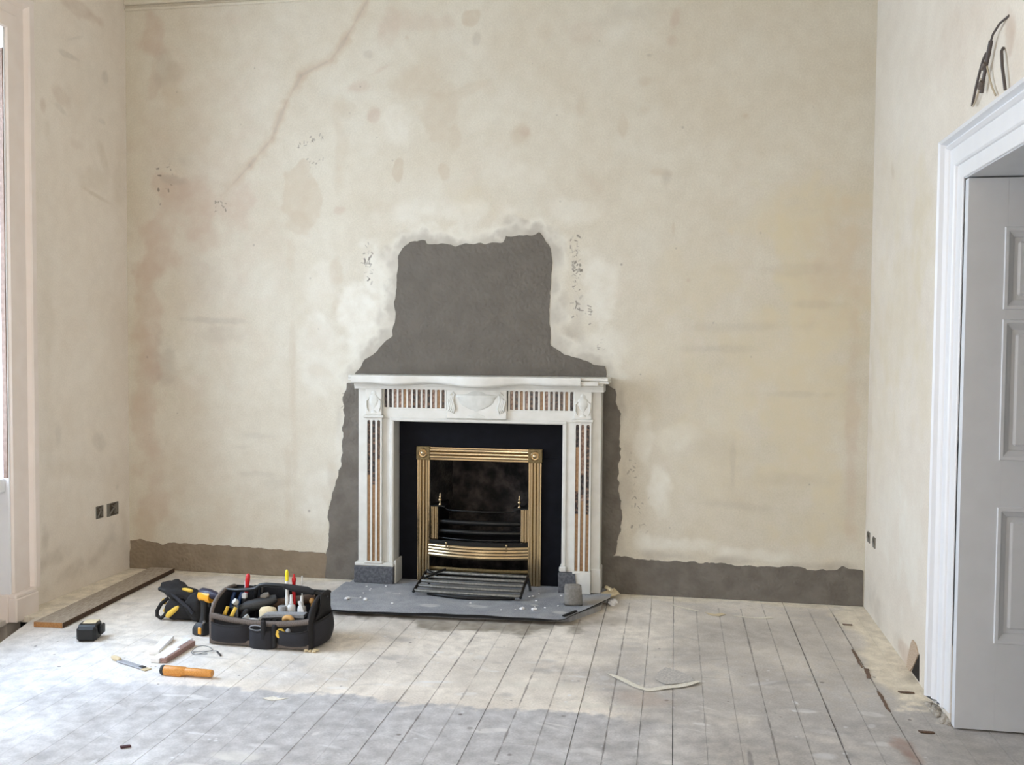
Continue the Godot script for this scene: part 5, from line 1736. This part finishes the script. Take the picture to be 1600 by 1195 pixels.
	part("underside", MB.new().prism(PackedVector2Array([Vector2(-0.115, 0.0), Vector2(0.13, 0.0), Vector2(0.13, 0.052), Vector2(0.0, 0.052), Vector2(-0.09, 0.043)]), -0.02, 0.026), M.charcoal, o)
	var ribs := MB.new()
	for k in 6:
		ribs.box(Vector3(-0.08 + k * 0.032, 0.004, 0.024), Vector3(-0.066 + k * 0.032, 0.044, 0.03), 0.002)
	part("rib", ribs, M.black_plastic, o)
	for k in 2:
		o = tool_at("sealant_bottle", ["white bottle with an upright nozzle, left of the pair in the tool tote", "white bottle with an upright nozzle, right of the pair in the tool tote"][k], "bottle", Vector3(0.105 + k * 0.062, 0.096, -0.012 + k * 0.01), 0, "white nozzle bottles in the tote")
		part("body", stick([Vector2(0, 0), Vector2(0.022, 0), Vector2(0.023, 0.075), Vector2(0.02, 0.088), Vector2(0.011, 0.096), Vector2(0.0, 0.098)]), M.pale_plastic, o)
		part("nozzle", MB.new().at(Vector3(0, 0.094, 0)).lathe([Vector2(0.01, 0), Vector2(0.01, 0.012), Vector2(0.0085, 0.016), Vector2(0.0075, 0.05), Vector2(0, 0.052)], 12), M.white_plastic, o)
	o = tool_at("grey_pot", "small grey round pot left of the white bottles in the tote", "pot", Vector3(0.062, 0.096, 0.005))
	part("body", stick([Vector2(0, 0), Vector2(0.02, 0), Vector2(0.022, 0.085), Vector2(0.02, 0.088), Vector2(0, 0.088)]), M.grey_plastic, o)
	o = tool_at("white_scraper", "white strip leaning inside the right end of the tote", "strip", Vector3(0.205, 0.096, 0.02))
	part("blade", MB.new().at(Vector3(0, 0, 0), Vector3(0, 0, 20)).box(Vector3(-0.008, 0.0, -0.003), Vector3(0.008, 0.13, 0.003), 0.002), M.white_plastic, o)
	o = tool_at("tan_ball", "small tan knob beside the white strip at the right end of the tote", "knob", Vector3(0.215, 0.096, -0.02))
	part("stem", MB.new().tube([Vector3(0, 0, 0), Vector3(0, 0.11, 0)], 0.006, 8), M.tan_wood, o)
	part("knob", MB.new().at(Vector3(0, 0.1, 0)).lathe([Vector2(0, 0), Vector2(0.012, 0.006), Vector2(0.014, 0.018), Vector2(0.009, 0.029), Vector2(0, 0.032)], 12), M.tan_wood, o)
	o = tool_at("sponge", "tan rounded sponge behind the grey tool in the tote", "sponge", Vector3(-0.012, 0.096, 0.012), 5)
	part("body", MB.new().at(Vector3(0, 0.0, 0), Vector3.ZERO, Vector3(1.5, 1, 0.9)).lathe([Vector2(0, 0), Vector2(0.03, 0), Vector2(0.032, 0.06), Vector2(0.026, 0.076), Vector2(0, 0.084)], 18), M.pale_wood, o)
	o = tool_at("hand_saw", "tan wooden hooked saw handle at the front right of the tote", "saw", Vector3(0.135, 0.096, 0.098), -4)
	var hook := []
	for k in 13:
		var w := deg_to_rad(200.0 - k * 20.0)
		hook.append(Vector3(0.022 * cos(w), 0.042 + 0.016 * sin(w), 0.0))
	hook.append(Vector3(0.01, 0.012, 0.0))
	hook.append(Vector3(0.012, -0.0, 0.0))
	part("grip", MB.new().tube(hook, [0.008, 0.011, 0.013, 0.014, 0.014, 0.014, 0.014, 0.013, 0.013, 0.013, 0.012, 0.013, 0.014, 0.014, 0.012], 10), M.tan_wood, o)
	# in the front pockets
	o = tool_at("yellow_tape", "small yellow roll tucked in the right front pocket of the tote", "roll", Vector3(0.115, 0.045, 0.146))
	part("roll", MB.new().at(Vector3(0, 0.04, 0.0), Vector3(80, 0, 0)).lathe([Vector2(0.008, -0.012), Vector2(0.022, -0.012), Vector2(0.024, -0.008), Vector2(0.024, 0.008), Vector2(0.022, 0.012), Vector2(0.008, 0.012), Vector2(0.008, -0.012)], 20), M.yellow, o)
	part("core", MB.new().at(Vector3(0, 0.0, 0)).box(Vector3(-0.012, -0.012, -0.008), Vector3(0.012, 0.03, 0.004), 0.003), M.charcoal, o)
	o = tool_at("grey_bolt", "small grey bolt head beside the yellow roll in the front pocket", "bolt", Vector3(0.155, 0.05, 0.146))
	part("shank", MB.new().tube([Vector3(0, -0.012, 0), Vector3(0, 0.05, 0)], 0.006, 8), M.dull_steel, o)
	part("head", MB.new().at(Vector3(0, 0.045, 0)).lathe([Vector2(0, 0), Vector2(0.013, 0), Vector2(0.014, 0.008), Vector2(0.006, 0.016), Vector2(0, 0.017)], 8), M.grey_plastic, o)


# ---------------------------------------------------------------- things lying on the floor
func build_floor_things() -> void:
	# cordless driver standing on its battery, left of the tote
	var d := thing("impact_driver", "yellow and black cordless driver standing on its battery between the pouch and the tote", "driver", Vector3(-2.447, 0.0, 1.25), -22)
	var bt := []
	for q in [[0.0, 0.036, 0.05], [0.006, 0.042, 0.056], [0.03, 0.042, 0.056], [0.05, 0.036, 0.05], [0.066, 0.028, 0.036]]:
		var line := []
		for p in round_rect(Vector2(0, 0.0), Vector2(q[1], q[2]), 0.016):
			line.append(Vector3(p.x, q[0], p.y))
		bt.append(line)
	part("battery", MB.new().surf(bt, true), M.charcoal, d)
	part("battery_latch", bar(Vector3(0.012, 0.012, 0.05), Vector3(0.036, 0.05, 0.06), 0.005), M.amber, d)
	var gr := []
	for q in [[0.06, 0.024, 0.03, 0.0], [0.09, 0.019, 0.025, -0.004], [0.13, 0.02, 0.026, -0.008], [0.165, 0.022, 0.028, -0.01], [0.182, 0.024, 0.034, -0.01]]:
		var line := []
		for p in round_rect(Vector2(0, q[3]), Vector2(q[1], q[2]), q[1] * 0.8):
			line.append(Vector3(p.x, q[0], p.y))
		gr.append(line)
	part("grip", MB.new().surf(gr, true), M.grip_black, d)
	part("trigger", MB.new().box(Vector3(0.02, 0.142, -0.02), Vector3(0.034, 0.174, 0.0), 0.005), M.black_plastic, d)
	var body := MB.new()
	body.at(Vector3(-0.04, 0.2, -0.01), Vector3(0, 0, -90)).lathe([Vector2(0, 0), Vector2(0.026, 0.0), Vector2(0.033, 0.01), Vector2(0.034, 0.075), Vector2(0.03, 0.09), Vector2(0.0, 0.09)], 20)
	part("housing", body, M.amber, d)
	var top := MB.new()
	top.at(Vector3(-0.036, 0.212, -0.01), Vector3(0, 0, -90)).lathe([Vector2(0, 0), Vector2(0.024, 0.0), Vector2(0.0275, 0.008), Vector2(0.0275, 0.07), Vector2(0.024, 0.08), Vector2(0.021, 0.11), Vector2(0.012, 0.125), Vector2(0.009, 0.15), Vector2(0, 0.15)], 18)
	part("gear_case", top, M.indigo, d)
	part("belt_hook", MB.new().tube([Vector3(0.026, 0.075, 0.03), Vector3(0.045, 0.07, 0.05), Vector3(0.062, 0.088, 0.052)], 0.006, 8), M.steel, d)

	# slumped pouch
	var p := thing("tool_pouch", "slumped black and yellow tool pouch with a strap loop, left of the cordless driver", "tool pouch", Vector3(-2.68, 0.0, 1.02), 0)
	var nz := FastNoiseLite.new()
	nz.seed = 21
	nz.frequency = 9.0
	nz.fractal_octaves = 3
	var blob := func(c: Vector3, r: Vector3, sq: float, lump: float, tilt: Vector3) -> MB:
		var g := []
		var bs := Basis.from_euler(tilt * PI / 180.0)
		for i in 19:
			var line := []
			var la := -PI / 2 + PI * i / 18.0
			for j in 30:
				var lo := TAU * j / 30.0
				var dd := Vector3(signf(cos(lo)) * pow(absf(cos(lo)), sq) * pow(cos(la), sq), signf(sin(la)) * pow(absf(sin(la)), sq), signf(sin(lo)) * pow(absf(sin(lo)), sq) * pow(maxf(cos(la), 0.0), sq))
				if i == 0 or i == 18:
					dd = Vector3(0, signf(la), 0)
				var q := c + bs * (dd * r)
				q += bs * dd * nz.get_noise_3d(q.x, q.y, q.z) * lump
				q.y = maxf(q.y, 0.001 + 0.002 * absf(dd.y))
				line.append(q)
			g.append(line)
		return MB.new().surf(g, true)
	part("body", blob.call(Vector3(0.01, 0.06, 0.0), Vector3(0.125, 0.068, 0.075), 0.75, 0.02, Vector3(0, 0, 0)), M.canvas_black, p)
	part("flap", blob.call(Vector3(-0.012, 0.142, -0.01), Vector3(0.142, 0.03, 0.07), 0.8, 0.03, Vector3(4, 0, -20)), M.canvas_black, p)
	part("side_bag", blob.call(Vector3(0.075, 0.075, 0.03), Vector3(0.06, 0.078, 0.055), 0.8, 0.02, Vector3(0, 0, 12)), M.canvas_black, p)
	part("mouth", blob.call(Vector3(-0.118, 0.165, 0.02), Vector3(0.035, 0.014, 0.03), 0.7, 0.006, Vector3(0, 0, -12)), M.rubber, p)
	for q in [[Vector3(-0.045, 0.055, 0.062), Vector3(0.052, 0.016, 0.02), Vector3(0, -6, 40)], [Vector3(-0.092, 0.062, 0.036), Vector3(0.026, 0.013, 0.016), Vector3(0, 0, 42)], [Vector3(-0.122, 0.095, 0.02), Vector3(0.014, 0.018, 0.014), Vector3(0, 0, 20)], [Vector3(0.018, 0.168, 0.018), Vector3(0.034, 0.009, 0.012), Vector3(0, 0, -10)]]:
		part("yellow_panel", blob.call(q[0], q[1], 0.8, 0.006, q[2]), M.yellow, p, "yellow panel")
	part("strap", MB.new().tube([Vector3(-0.09, 0.12, 0.03), Vector3(-0.125, 0.09, 0.045), Vector3(-0.148, 0.05, 0.05), Vector3(-0.148, 0.022, 0.05), Vector3(-0.125, 0.009, 0.05), Vector3(-0.1, 0.03, 0.055), Vector3(-0.07, 0.07, 0.06), Vector3(-0.04, 0.1, 0.055)], 0.0075, 8, 1.4), M.canvas_black, p)
	part("strap", MB.new().tube([Vector3(-0.06, 0.155, 0.05), Vector3(0.0, 0.125, 0.078), Vector3(0.06, 0.095, 0.092), Vector3(0.09, 0.06, 0.092)], 0.012, 8, 0.6), M.mesh_black, p)

	# tape measure: case with rubber bumper, yellow belt clip side and tape hook
	var t := thing("tape_measure", "black tape measure with a dusty yellow top standing on the boards near the loose plank", "tape measure", Vector3(-2.985, 0.0, 1.455), 14)
	var cs := MB.new()
	cs.frame(Vector3(0, 0, 1), Vector3(0, 1, 0), Vector3(1, 0, 0), Vector3.ZERO)
	cs.prism(round_rect(Vector2(-0.005, 0.044), Vector2(0.052, 0.042), 0.026, 5), -0.042, 0.042, true)
	part("case", cs, M.green_black, t)
	part("bumper", bar(Vector3(-0.05, 0.0, 0.012), Vector3(0.05, 0.078, 0.056), 0.014), M.rubber, t)
	var lab := MB.new()
	lab.frame(Vector3(0, 0, 1), Vector3(0, 1, 0), Vector3(1, 0, 0), Vector3.ZERO)
	lab.prism(round_rect(Vector2(-0.02, 0.07), Vector2(0.034, 0.02), 0.012, 4), -0.03, 0.036, true)
	part("yellow_side", lab, M.pale_wood, t, "dusty yellow top")
	part("belt_clip", bar(Vector3(0.044, 0.018, -0.058), Vector3(0.062, 0.07, -0.008), 0.006), M.charcoal, t)
	part("tape_hook", bar(Vector3(-0.07, 0.02, 0.03), Vector3(-0.048, 0.024, 0.046), 0.001), M.pale_plastic, t)

	# loose plank along the left wall
	var pk := thing("loose_plank", "long weathered grey plank with a cut brown end lying along the left wall", "plank", Vector3(-3.352, 0.0, 0.69), 2.9)
	part("board", bar(Vector3(-0.083, 0.0012, -0.637), Vector3(0.083, 0.03, 0.632), 0.002), M.timber_grey, pk)
	part("sawn_end", bar(Vector3(-0.082, 0.002, 0.6325), Vector3(0.082, 0.0292, 0.636), 0.0005), M.timber_cut, pk, "freshly cut brown end")
	part("shaded_edge", bar(Vector3(0.0832, 0.0015, -0.636), Vector3(0.086, 0.0285, 0.632), 0.0005), M.timber_dark, pk, "right edge coloured dark brown for its shade")  # shade on the side away from the window put into the colour

	# flat file with a pale handle
	var fl := thing("flat_file", "flat grey steel file with a pale wooden handle, leftmost tool lying on the bare boards", "file", Vector3(-2.565, 0.0, 1.775), -23.5)
	part("blade", bar(Vector3(-0.075, 0.002, -0.015), Vector3(0.12, 0.009, 0.015), 0.002), M.file_steel, fl)
	part("tip", bar(Vector3(0.09, 0.0092, -0.012), Vector3(0.122, 0.012, 0.008), 0.001), M.charcoal, fl)
	part("end_plate", bar(Vector3(0.115, 0.0013, -0.02), Vector3(0.15, 0.006, 0.016), 0.001), M.pale_wood, fl)
	part("handle", MB.new().at(Vector3(-0.065, 0.0125, 0), Vector3(0, 0, 90)).lathe([Vector2(0, 0), Vector2(0.008, 0), Vector2(0.012, 0.02), Vector2(0.0112, 0.05), Vector2(0.0065, 0.066), Vector2(0, 0.068)], 14), M.pale_wood, fl)

	# orange wooden handle with a steel ferrule
	var h := thing("chisel_handle", "orange wooden chisel handle with a dark ferrule, lying on the bare boards", "handle", Vector3(-2.21, 0.0, 1.87), -1)
	var oct := func(x0: float, x1: float, r0: float, r1: float) -> MB:
		return MB.new().at(Vector3(x0, 0.0225, 0.0), Vector3(0, 0, -90)).lathe([Vector2(0, 0), Vector2(r0 * 0.92, 0), Vector2(r0, 0.004), Vector2(r1, x1 - x0 - 0.004), Vector2(r1 * 0.9, x1 - x0), Vector2(0, x1 - x0)], 14)
	part("ferrule", oct.call(-0.128, -0.112, 0.0225, 0.0225), M.charcoal, h)
	part("grip", oct.call(-0.112, -0.005, 0.0222, 0.021), M.orange_wood, h)
	part("butt", oct.call(-0.007, 0.128, 0.0186, 0.0178), M.orange_wood, h)
	part("stop", bar(Vector3(-0.11, 0.0012, -0.02), Vector3(-0.02, 0.012, 0.02), 0.004), M.orange_wood, h)

	# white timber strips
	for q in [[Vector3(-2.548, 0.0, 1.505), 12.5, 0.25, 0.024, 0.021, M.white_wood, "white painted timber strip, leftmost of the three lying beside the tote"], [Vector3(-2.455, 0.0, 1.565), 1.0, 0.34, 0.022, 0.022, M.white_wood, "white painted timber strip, middle of the three lying beside the tote"], [Vector3(-2.41, 0.0, 1.59), 0.0, 0.28, 0.017, 0.026, M.rust_wood, "reddish bare timber strip, rightmost of the three lying beside the tote"]]:
		var b := MB.new()
		var l: float = q[2] * 0.5
		b.box(Vector3(-q[3], 0.0012, -l), Vector3(q[3], q[4], l), 0.002)
		var o := thing("timber_strip", q[6], "timber strip", q[0], q[1], "timber strips beside the tote")
		part("strip", b, q[5], o)
		if q[5] == M.rust_wood:
			part("paint_flakes", bar(Vector3(-q[3] * 0.95, q[4], -l * 0.1), Vector3(q[3] * 0.2, q[4] + 0.0015, l * 0.98), 0.0005), M.white_wood, o)
	var sp := MB.new()
	sp.prism(PackedVector2Array([Vector2(-0.015, -0.1), Vector2(0.015, -0.1), Vector2(0.02, 0.08), Vector2(0.0, 0.12), Vector2(-0.012, 0.06)]), 0.0, 0.006)
	var spl := MeshInstance3D.new()
	spl.free()
	var spt := thing("timber_splinter", "thin pale splintered sliver lying between the white timber strips", "splinter", Vector3(-2.497, 0.0015, 1.6), 8)
	var spm := part("sliver", sp, M.paper, spt)
	spm.rotation_degrees.x = 90
	spm.position.y = 0.007

	# loop of thin wire
	var wire := []
	for k in 34:
		var u := k / 33.0
		var w := u * TAU * 1.35 + 0.6
		wire.append(Vector3(-0.02 + 0.052 * cos(w) * (1.0 - 0.2 * u), 0.0045 + 0.012 * sin(u * PI) * (0.5 + 0.5 * sin(w * 2.0)), 0.055 * sin(w)))
	wire.append(Vector3(0.05, 0.008, -0.01))
	wire.append(Vector3(0.095, 0.0045, 0.04))
	var wt := thing("wire_loop", "loop of thin grey wire lying on the boards right of the timber strips", "wire", Vector3(-2.29, 0.0, 1.535), 0)
	part("wire", MB.new().tube(wire, 0.0018, 6), M.wire_grey, wt)
	part("plug", MB.new().tube([Vector3(0.06, 0.007, 0.0), Vector3(0.1, 0.006, 0.045)], 0.0045, 8), M.charcoal, wt)

	# torn paper and scraps
	var sheet := func(called: String, outline: Array, mat: Material, label: String, cat: String, curl: float) -> void:
		var poly := ragged(outline, 0.012, 0.006, 33)
		var c := Vector2.ZERO
		for q in poly:
			c += q
		c /= poly.size()
		var b := MB.new()
		var tri := Geometry2D.triangulate_polygon(poly)
		var nz2 := FastNoiseLite.new()
		nz2.seed = 8
		nz2.frequency = 6.0
		var hgt := func(q: Vector2) -> float:
			return 0.0016 + curl * (0.5 + 0.5 * nz2.get_noise_2d(q.x, q.y)) * clampf(q.distance_to(c) / 0.12, 0.0, 1.0)
		for k in range(0, tri.size(), 3):
			var v := []
			for e in 3:
				var q: Vector2 = poly[tri[k + e]]
				v.append(Vector3(q.x - c.x, hgt.call(q), q.y - c.y))
			b.tri(v[0], v[1], v[2], Vector3.UP)
			for e in 3:
				v[e] = v[e] - Vector3(0, 0.001, 0)
			b.tri(v[0], v[1], v[2], Vector3.DOWN)
		for k in poly.size():
			var a: Vector2 = poly[k]
			var e2: Vector2 = poly[(k + 1) % poly.size()]
			var pa := Vector3(a.x - c.x, hgt.call(a), a.y - c.y)
			var pb := Vector3(e2.x - c.x, hgt.call(e2), e2.y - c.y)
			b.quad_auto(pa, pb, pb - Vector3(0, 0.001, 0), pa - Vector3(0, 0.001, 0), (pa + pb) * 0.5)
		solo(called, b, mat, label, cat, Vector3(c.x, 0, c.y))
	sheet.call("torn_paper", [[-0.295, 1.475], [-0.24, 1.5], [-0.17, 1.57], [-0.105, 1.625], [-0.06, 1.6], [0.02, 1.56], [0.08, 1.525], [0.125, 1.49], [0.14, 1.5], [0.10, 1.555], [0.03, 1.6], [-0.05, 1.64], [-0.10, 1.66], [-0.17, 1.62], [-0.25, 1.53]], M.paper, "long bent strip of torn cream lining paper lying on the bare boards at the right", "paper", 0.012)
	sheet.call("torn_film", [[-0.02, 1.33], [0.04, 1.36], [0.09, 1.42], [0.115, 1.48], [0.06, 1.52], [-0.02, 1.56], [-0.07, 1.5], [-0.06, 1.4]], M.paper_blue, "grey crumpled film inside the bend of the torn paper strip", "film", 0.006)
	sheet.call("paper_scrap", [[-1.755, 2.06], [-1.71, 2.035], [-1.68, 2.045], [-1.64, 2.035], [-1.66, 2.06], [-1.7, 2.08]], M.paper, "small white paper scrap lying on the boards below the tote, towards the front", "paper scrap", 0.004)
	sheet.call("paper_ribbon", [[-0.01, 0.175], [0.05, 0.22], [0.12, 0.27], [0.16, 0.295], [0.15, 0.31], [0.09, 0.275], [0.02, 0.225]], M.paper, "thin ribbon of torn paper lying near the back wall right of the hearth", "paper scrap", 0.006)
	sheet.call("paper_curl", [[0.19, 0.33], [0.25, 0.345], [0.29, 0.325], [0.31, 0.35], [0.27, 0.39], [0.22, 0.375]], M.pale_wood, "curled tan paper scrap between the paper ribbon and the right wall", "paper scrap", 0.01)
	sheet.call("paper_strip", [[0.34, 0.35], [0.43, 0.37], [0.53, 0.36], [0.56, 0.335], [0.575, 0.37], [0.5, 0.39], [0.38, 0.375]], M.paper, "flat torn paper strip lying nearest the right corner of the back wall", "paper scrap", 0.004)
	# bits on the boards
	var chip := MB.new()
	chip.prism(PackedVector2Array([Vector2(-0.02, -0.006), Vector2(0.016, -0.009), Vector2(0.022, 0.004), Vector2(-0.014, 0.01)]), 0.0, 0.006)
	var ct := thing("dark_chip", "small dark maroon chip lying on the pale boards near the front", "chip", Vector3(-2.047, 0.008, 2.63), 25)
	part("chip", chip, M.maroon, ct).rotation_degrees.x = 90
	for q in [[1.045, 1.452, 0.034, "rust-brown wood chip on the pale boards below the hole in the right wall"], [0.97, 0.42, 0.026, "small rust-brown wood chip near the right corner of the room"], [1.02, 1.9, 0.03, "dark splinter on the boards in front of the open door"]]:
		var b := MB.new()
		b.prism(ragged([[-q[2], -0.008], [q[2], -0.01], [q[2] * 1.05, 0.006], [-q[2] * 0.8, 0.01]], 0.008, 0.005, 5), 0.0, 0.004)
		var wt2 := thing("wood_chip", q[3], "wood chip", Vector3(q[0], 0.006, q[1]), 0, "chips of wood on the boards")
		part("chip", b, M.rust, wt2).rotation_degrees.x = 90
	# splintered joint by the right wall
	for q in [[0.918, 1.0, 0.0055, 0.14, 0.0], [0.926, 1.22, 0.009, 0.07, -3.0], [0.925, 1.58, 0.006, 0.12, 1.0]]:
		var b := MB.new()
		b.prism(ragged([[-q[2], -q[3]], [q[2], -q[3]], [q[2] * 0.8, q[3]], [-q[2], q[3]]], 0.01, 0.011, 7), 0.0, 0.0015)
		var st := thing("board_splinter", ["dark splintered gap between boards, nearest the right corner", "middle dark splinter along the board joint by the right wall", "dark splinter along the board joint, nearest the open door"][[1.0, 1.22, 1.58].find(q[1])], "splinter", Vector3(q[0], 0.003, q[1]), q[4], "splintered board joint by the right wall")
		part("splinter", b, M.rust, st).rotation_degrees.x = 90


# ---------------------------------------------------------------- boxes, wires and damage on the walls
func build_wall_things() -> void:
	# recessed metal back boxes: left wall pair, right wall pair
	for q in [[Vector3(XL, 0.445, 0.342), 0.075, 0.08, 1.0, "narrow empty metal socket box set in the left wall, farther from the corner"], [Vector3(XL, 0.44, 0.198), 0.125, 0.085, 1.0, "double-width empty metal socket box set in the left wall, nearer the corner"], [Vector3(XR, 0.44, 0.11), 0.06, 0.06, -1.0, "small empty socket box in the right wall, nearer the corner"], [Vector3(XR, 0.44, 0.265), 0.055, 0.06, -1.0, "small empty socket box in the right wall, nearer the door"]]:
		var o := thing("socket_box", q[4], "socket box", q[0], 0, "empty socket boxes in the side walls")
		var s: float = q[3]
		var hw: float = q[1] * 0.5
		var hh: float = q[2] * 0.5
		var f := MB.new()
		for e in [[-hw, -hw + 0.004, -hh, hh], [hw - 0.004, hw, -hh, hh], [-hw, hw, -hh, -hh + 0.004], [-hw, hw, hh - 0.004, hh]]:
			f.box(Vector3(-0.001, e[2], e[0]), Vector3(0.006, e[3], e[1]), 0.001)
		part("rim", f, M.galvanised, o).scale.x = s
		part("back", bar(Vector3(0.0, -hh + 0.003, -hw + 0.003), Vector3(0.0015, hh - 0.003, hw - 0.003)), M.socket_back if s > 0 else M.cement_mid, o).scale.x = s
		var w := MB.new()
		w.tube([Vector3(0.003, hh * 0.8, -hw * 0.8), Vector3(0.008, hh * 0.2, -hw * 0.1), Vector3(0.007, -hh * 0.5, hw * 0.5), Vector3(0.004, -hh * 0.8, hw * 0.6)], 0.006, 6)
		w.tube([Vector3(0.004, -hh * 0.7, -hw * 0.5), Vector3(0.008, 0.0, -hw * 0.4), Vector3(0.006, hh * 0.6, hw * 0.2)], 0.005, 6)
		if hw > 0.05:
			w.box(Vector3(0.002, -hh * 0.7, -hw * 0.85), Vector3(0.005, hh * 0.7, -hw * 0.3), 0.001)
			w.box(Vector3(0.002, -hh * 0.9, hw * 0.55), Vector3(0.005, hh * 0.9, hw * 0.9), 0.001)
		part("wires", w, M.galvanised, o).scale.x = s
	# cables hanging out of the right wall above the door
	var c := thing("loose_cable", "looped dark electric cable ends hanging from the right wall above the door casing", "cable", Vector3(XR, 2.72, 2.27))
	var loc := func(list: Array) -> Array:
		var r := []
		for q in list:
			r.append(Vector3(-q[2], q[1] - 2.72, q[0] - 2.27))
		return r
	part("cable", MB.new().tube(loc.call([[2.275, 2.715, 0.0], [2.225, 2.705, 0.015], [2.17, 2.685, 0.02], [2.152, 2.67, 0.02]]), 0.0042, 8), M.cable, c)
	part("cable", MB.new().tube(loc.call([[2.15, 2.668, 0.02], [2.125, 2.63, 0.02], [2.10, 2.59, 0.02], [2.075, 2.55, 0.02], [2.053, 2.506, 0.02]]), [0.008, 0.0085, 0.007, 0.0065, 0.008], 8), M.cable, c)
	part("cable", MB.new().tube(loc.call([[2.09, 2.64, 0.018], [2.055, 2.63, 0.016], [2.02, 2.6, 0.016], [1.975, 2.55, 0.016], [1.94, 2.5, 0.016], [1.932, 2.487, 0.016]]), 0.0052, 8), M.cable, c)
	part("cable", MB.new().tube(loc.call([[1.932, 2.487, 0.016], [1.945, 2.484, 0.016], [1.975, 2.498, 0.016], [2.02, 2.53, 0.018], [2.05, 2.56, 0.02]]), 0.0034, 8), M.cable_pale, c)
	part("cable", MB.new().tube(loc.call([[2.105, 2.59, 0.018], [2.125, 2.54, 0.014], [2.15, 2.5, 0.012], [2.185, 2.462, 0.01]]), 0.0036, 8), M.cable_pale, c)
	part("cable", MB.new().tube(loc.call([[2.235, 2.615, 0.004], [2.25, 2.6, 0.014], [2.275, 2.54, 0.018], [2.295, 2.48, 0.016], [2.3, 2.452, 0.014]]), 0.0055, 8), M.cable, c)
	part("tie", MB.new().tube(loc.call([[2.085, 2.585, 0.026], [2.1, 2.592, 0.028], [2.115, 2.598, 0.026]]), 0.008, 8), M.binding, c)
	part("tie", MB.new().tube(loc.call([[2.06, 2.52, 0.026], [2.07, 2.532, 0.03], [2.08, 2.54, 0.026]]), 0.009, 8), M.binding, c)
	# triangular hole and broken plaster at the foot of the right wall, beside the casing
	var h := thing("plaster_hole", "dark triangular hole with broken plaster in the right wall beside the door casing", "hole", Vector3(XR, 0.0, 1.25))
	var b := MB.new()
	b.frame(Vector3(0, 0, 1), Vector3(0, 1, 0), Vector3(-1, 0, 0), Vector3.ZERO)
	b.prism(PackedVector2Array([Vector2(0.05, 0.135), Vector2(0.058, 0.006), Vector2(-0.085, 0.006)]), -0.002, 0.0012)
	part("opening", b, M.hole_dark, h)
	var pl := MB.new()
	pl.frame(Vector3(0, 0, 1), Vector3(0, 1, 0), Vector3(-1, 0, 0), Vector3.ZERO)
	pl.prism(ragged([[-0.17, 0.004], [-0.095, 0.004], [-0.02, 0.066], [0.04, 0.13], [0.0, 0.16], [-0.07, 0.165], [-0.12, 0.1]], 0.02, 0.010, 3), -0.002, 0.006)
	part("broken_plaster", pl, mottled(Color(0.70, 0.60, 0.51), Color(0.82, 0.75, 0.66), 0.95, 14.0, 71, M.fine, 0.8), h)
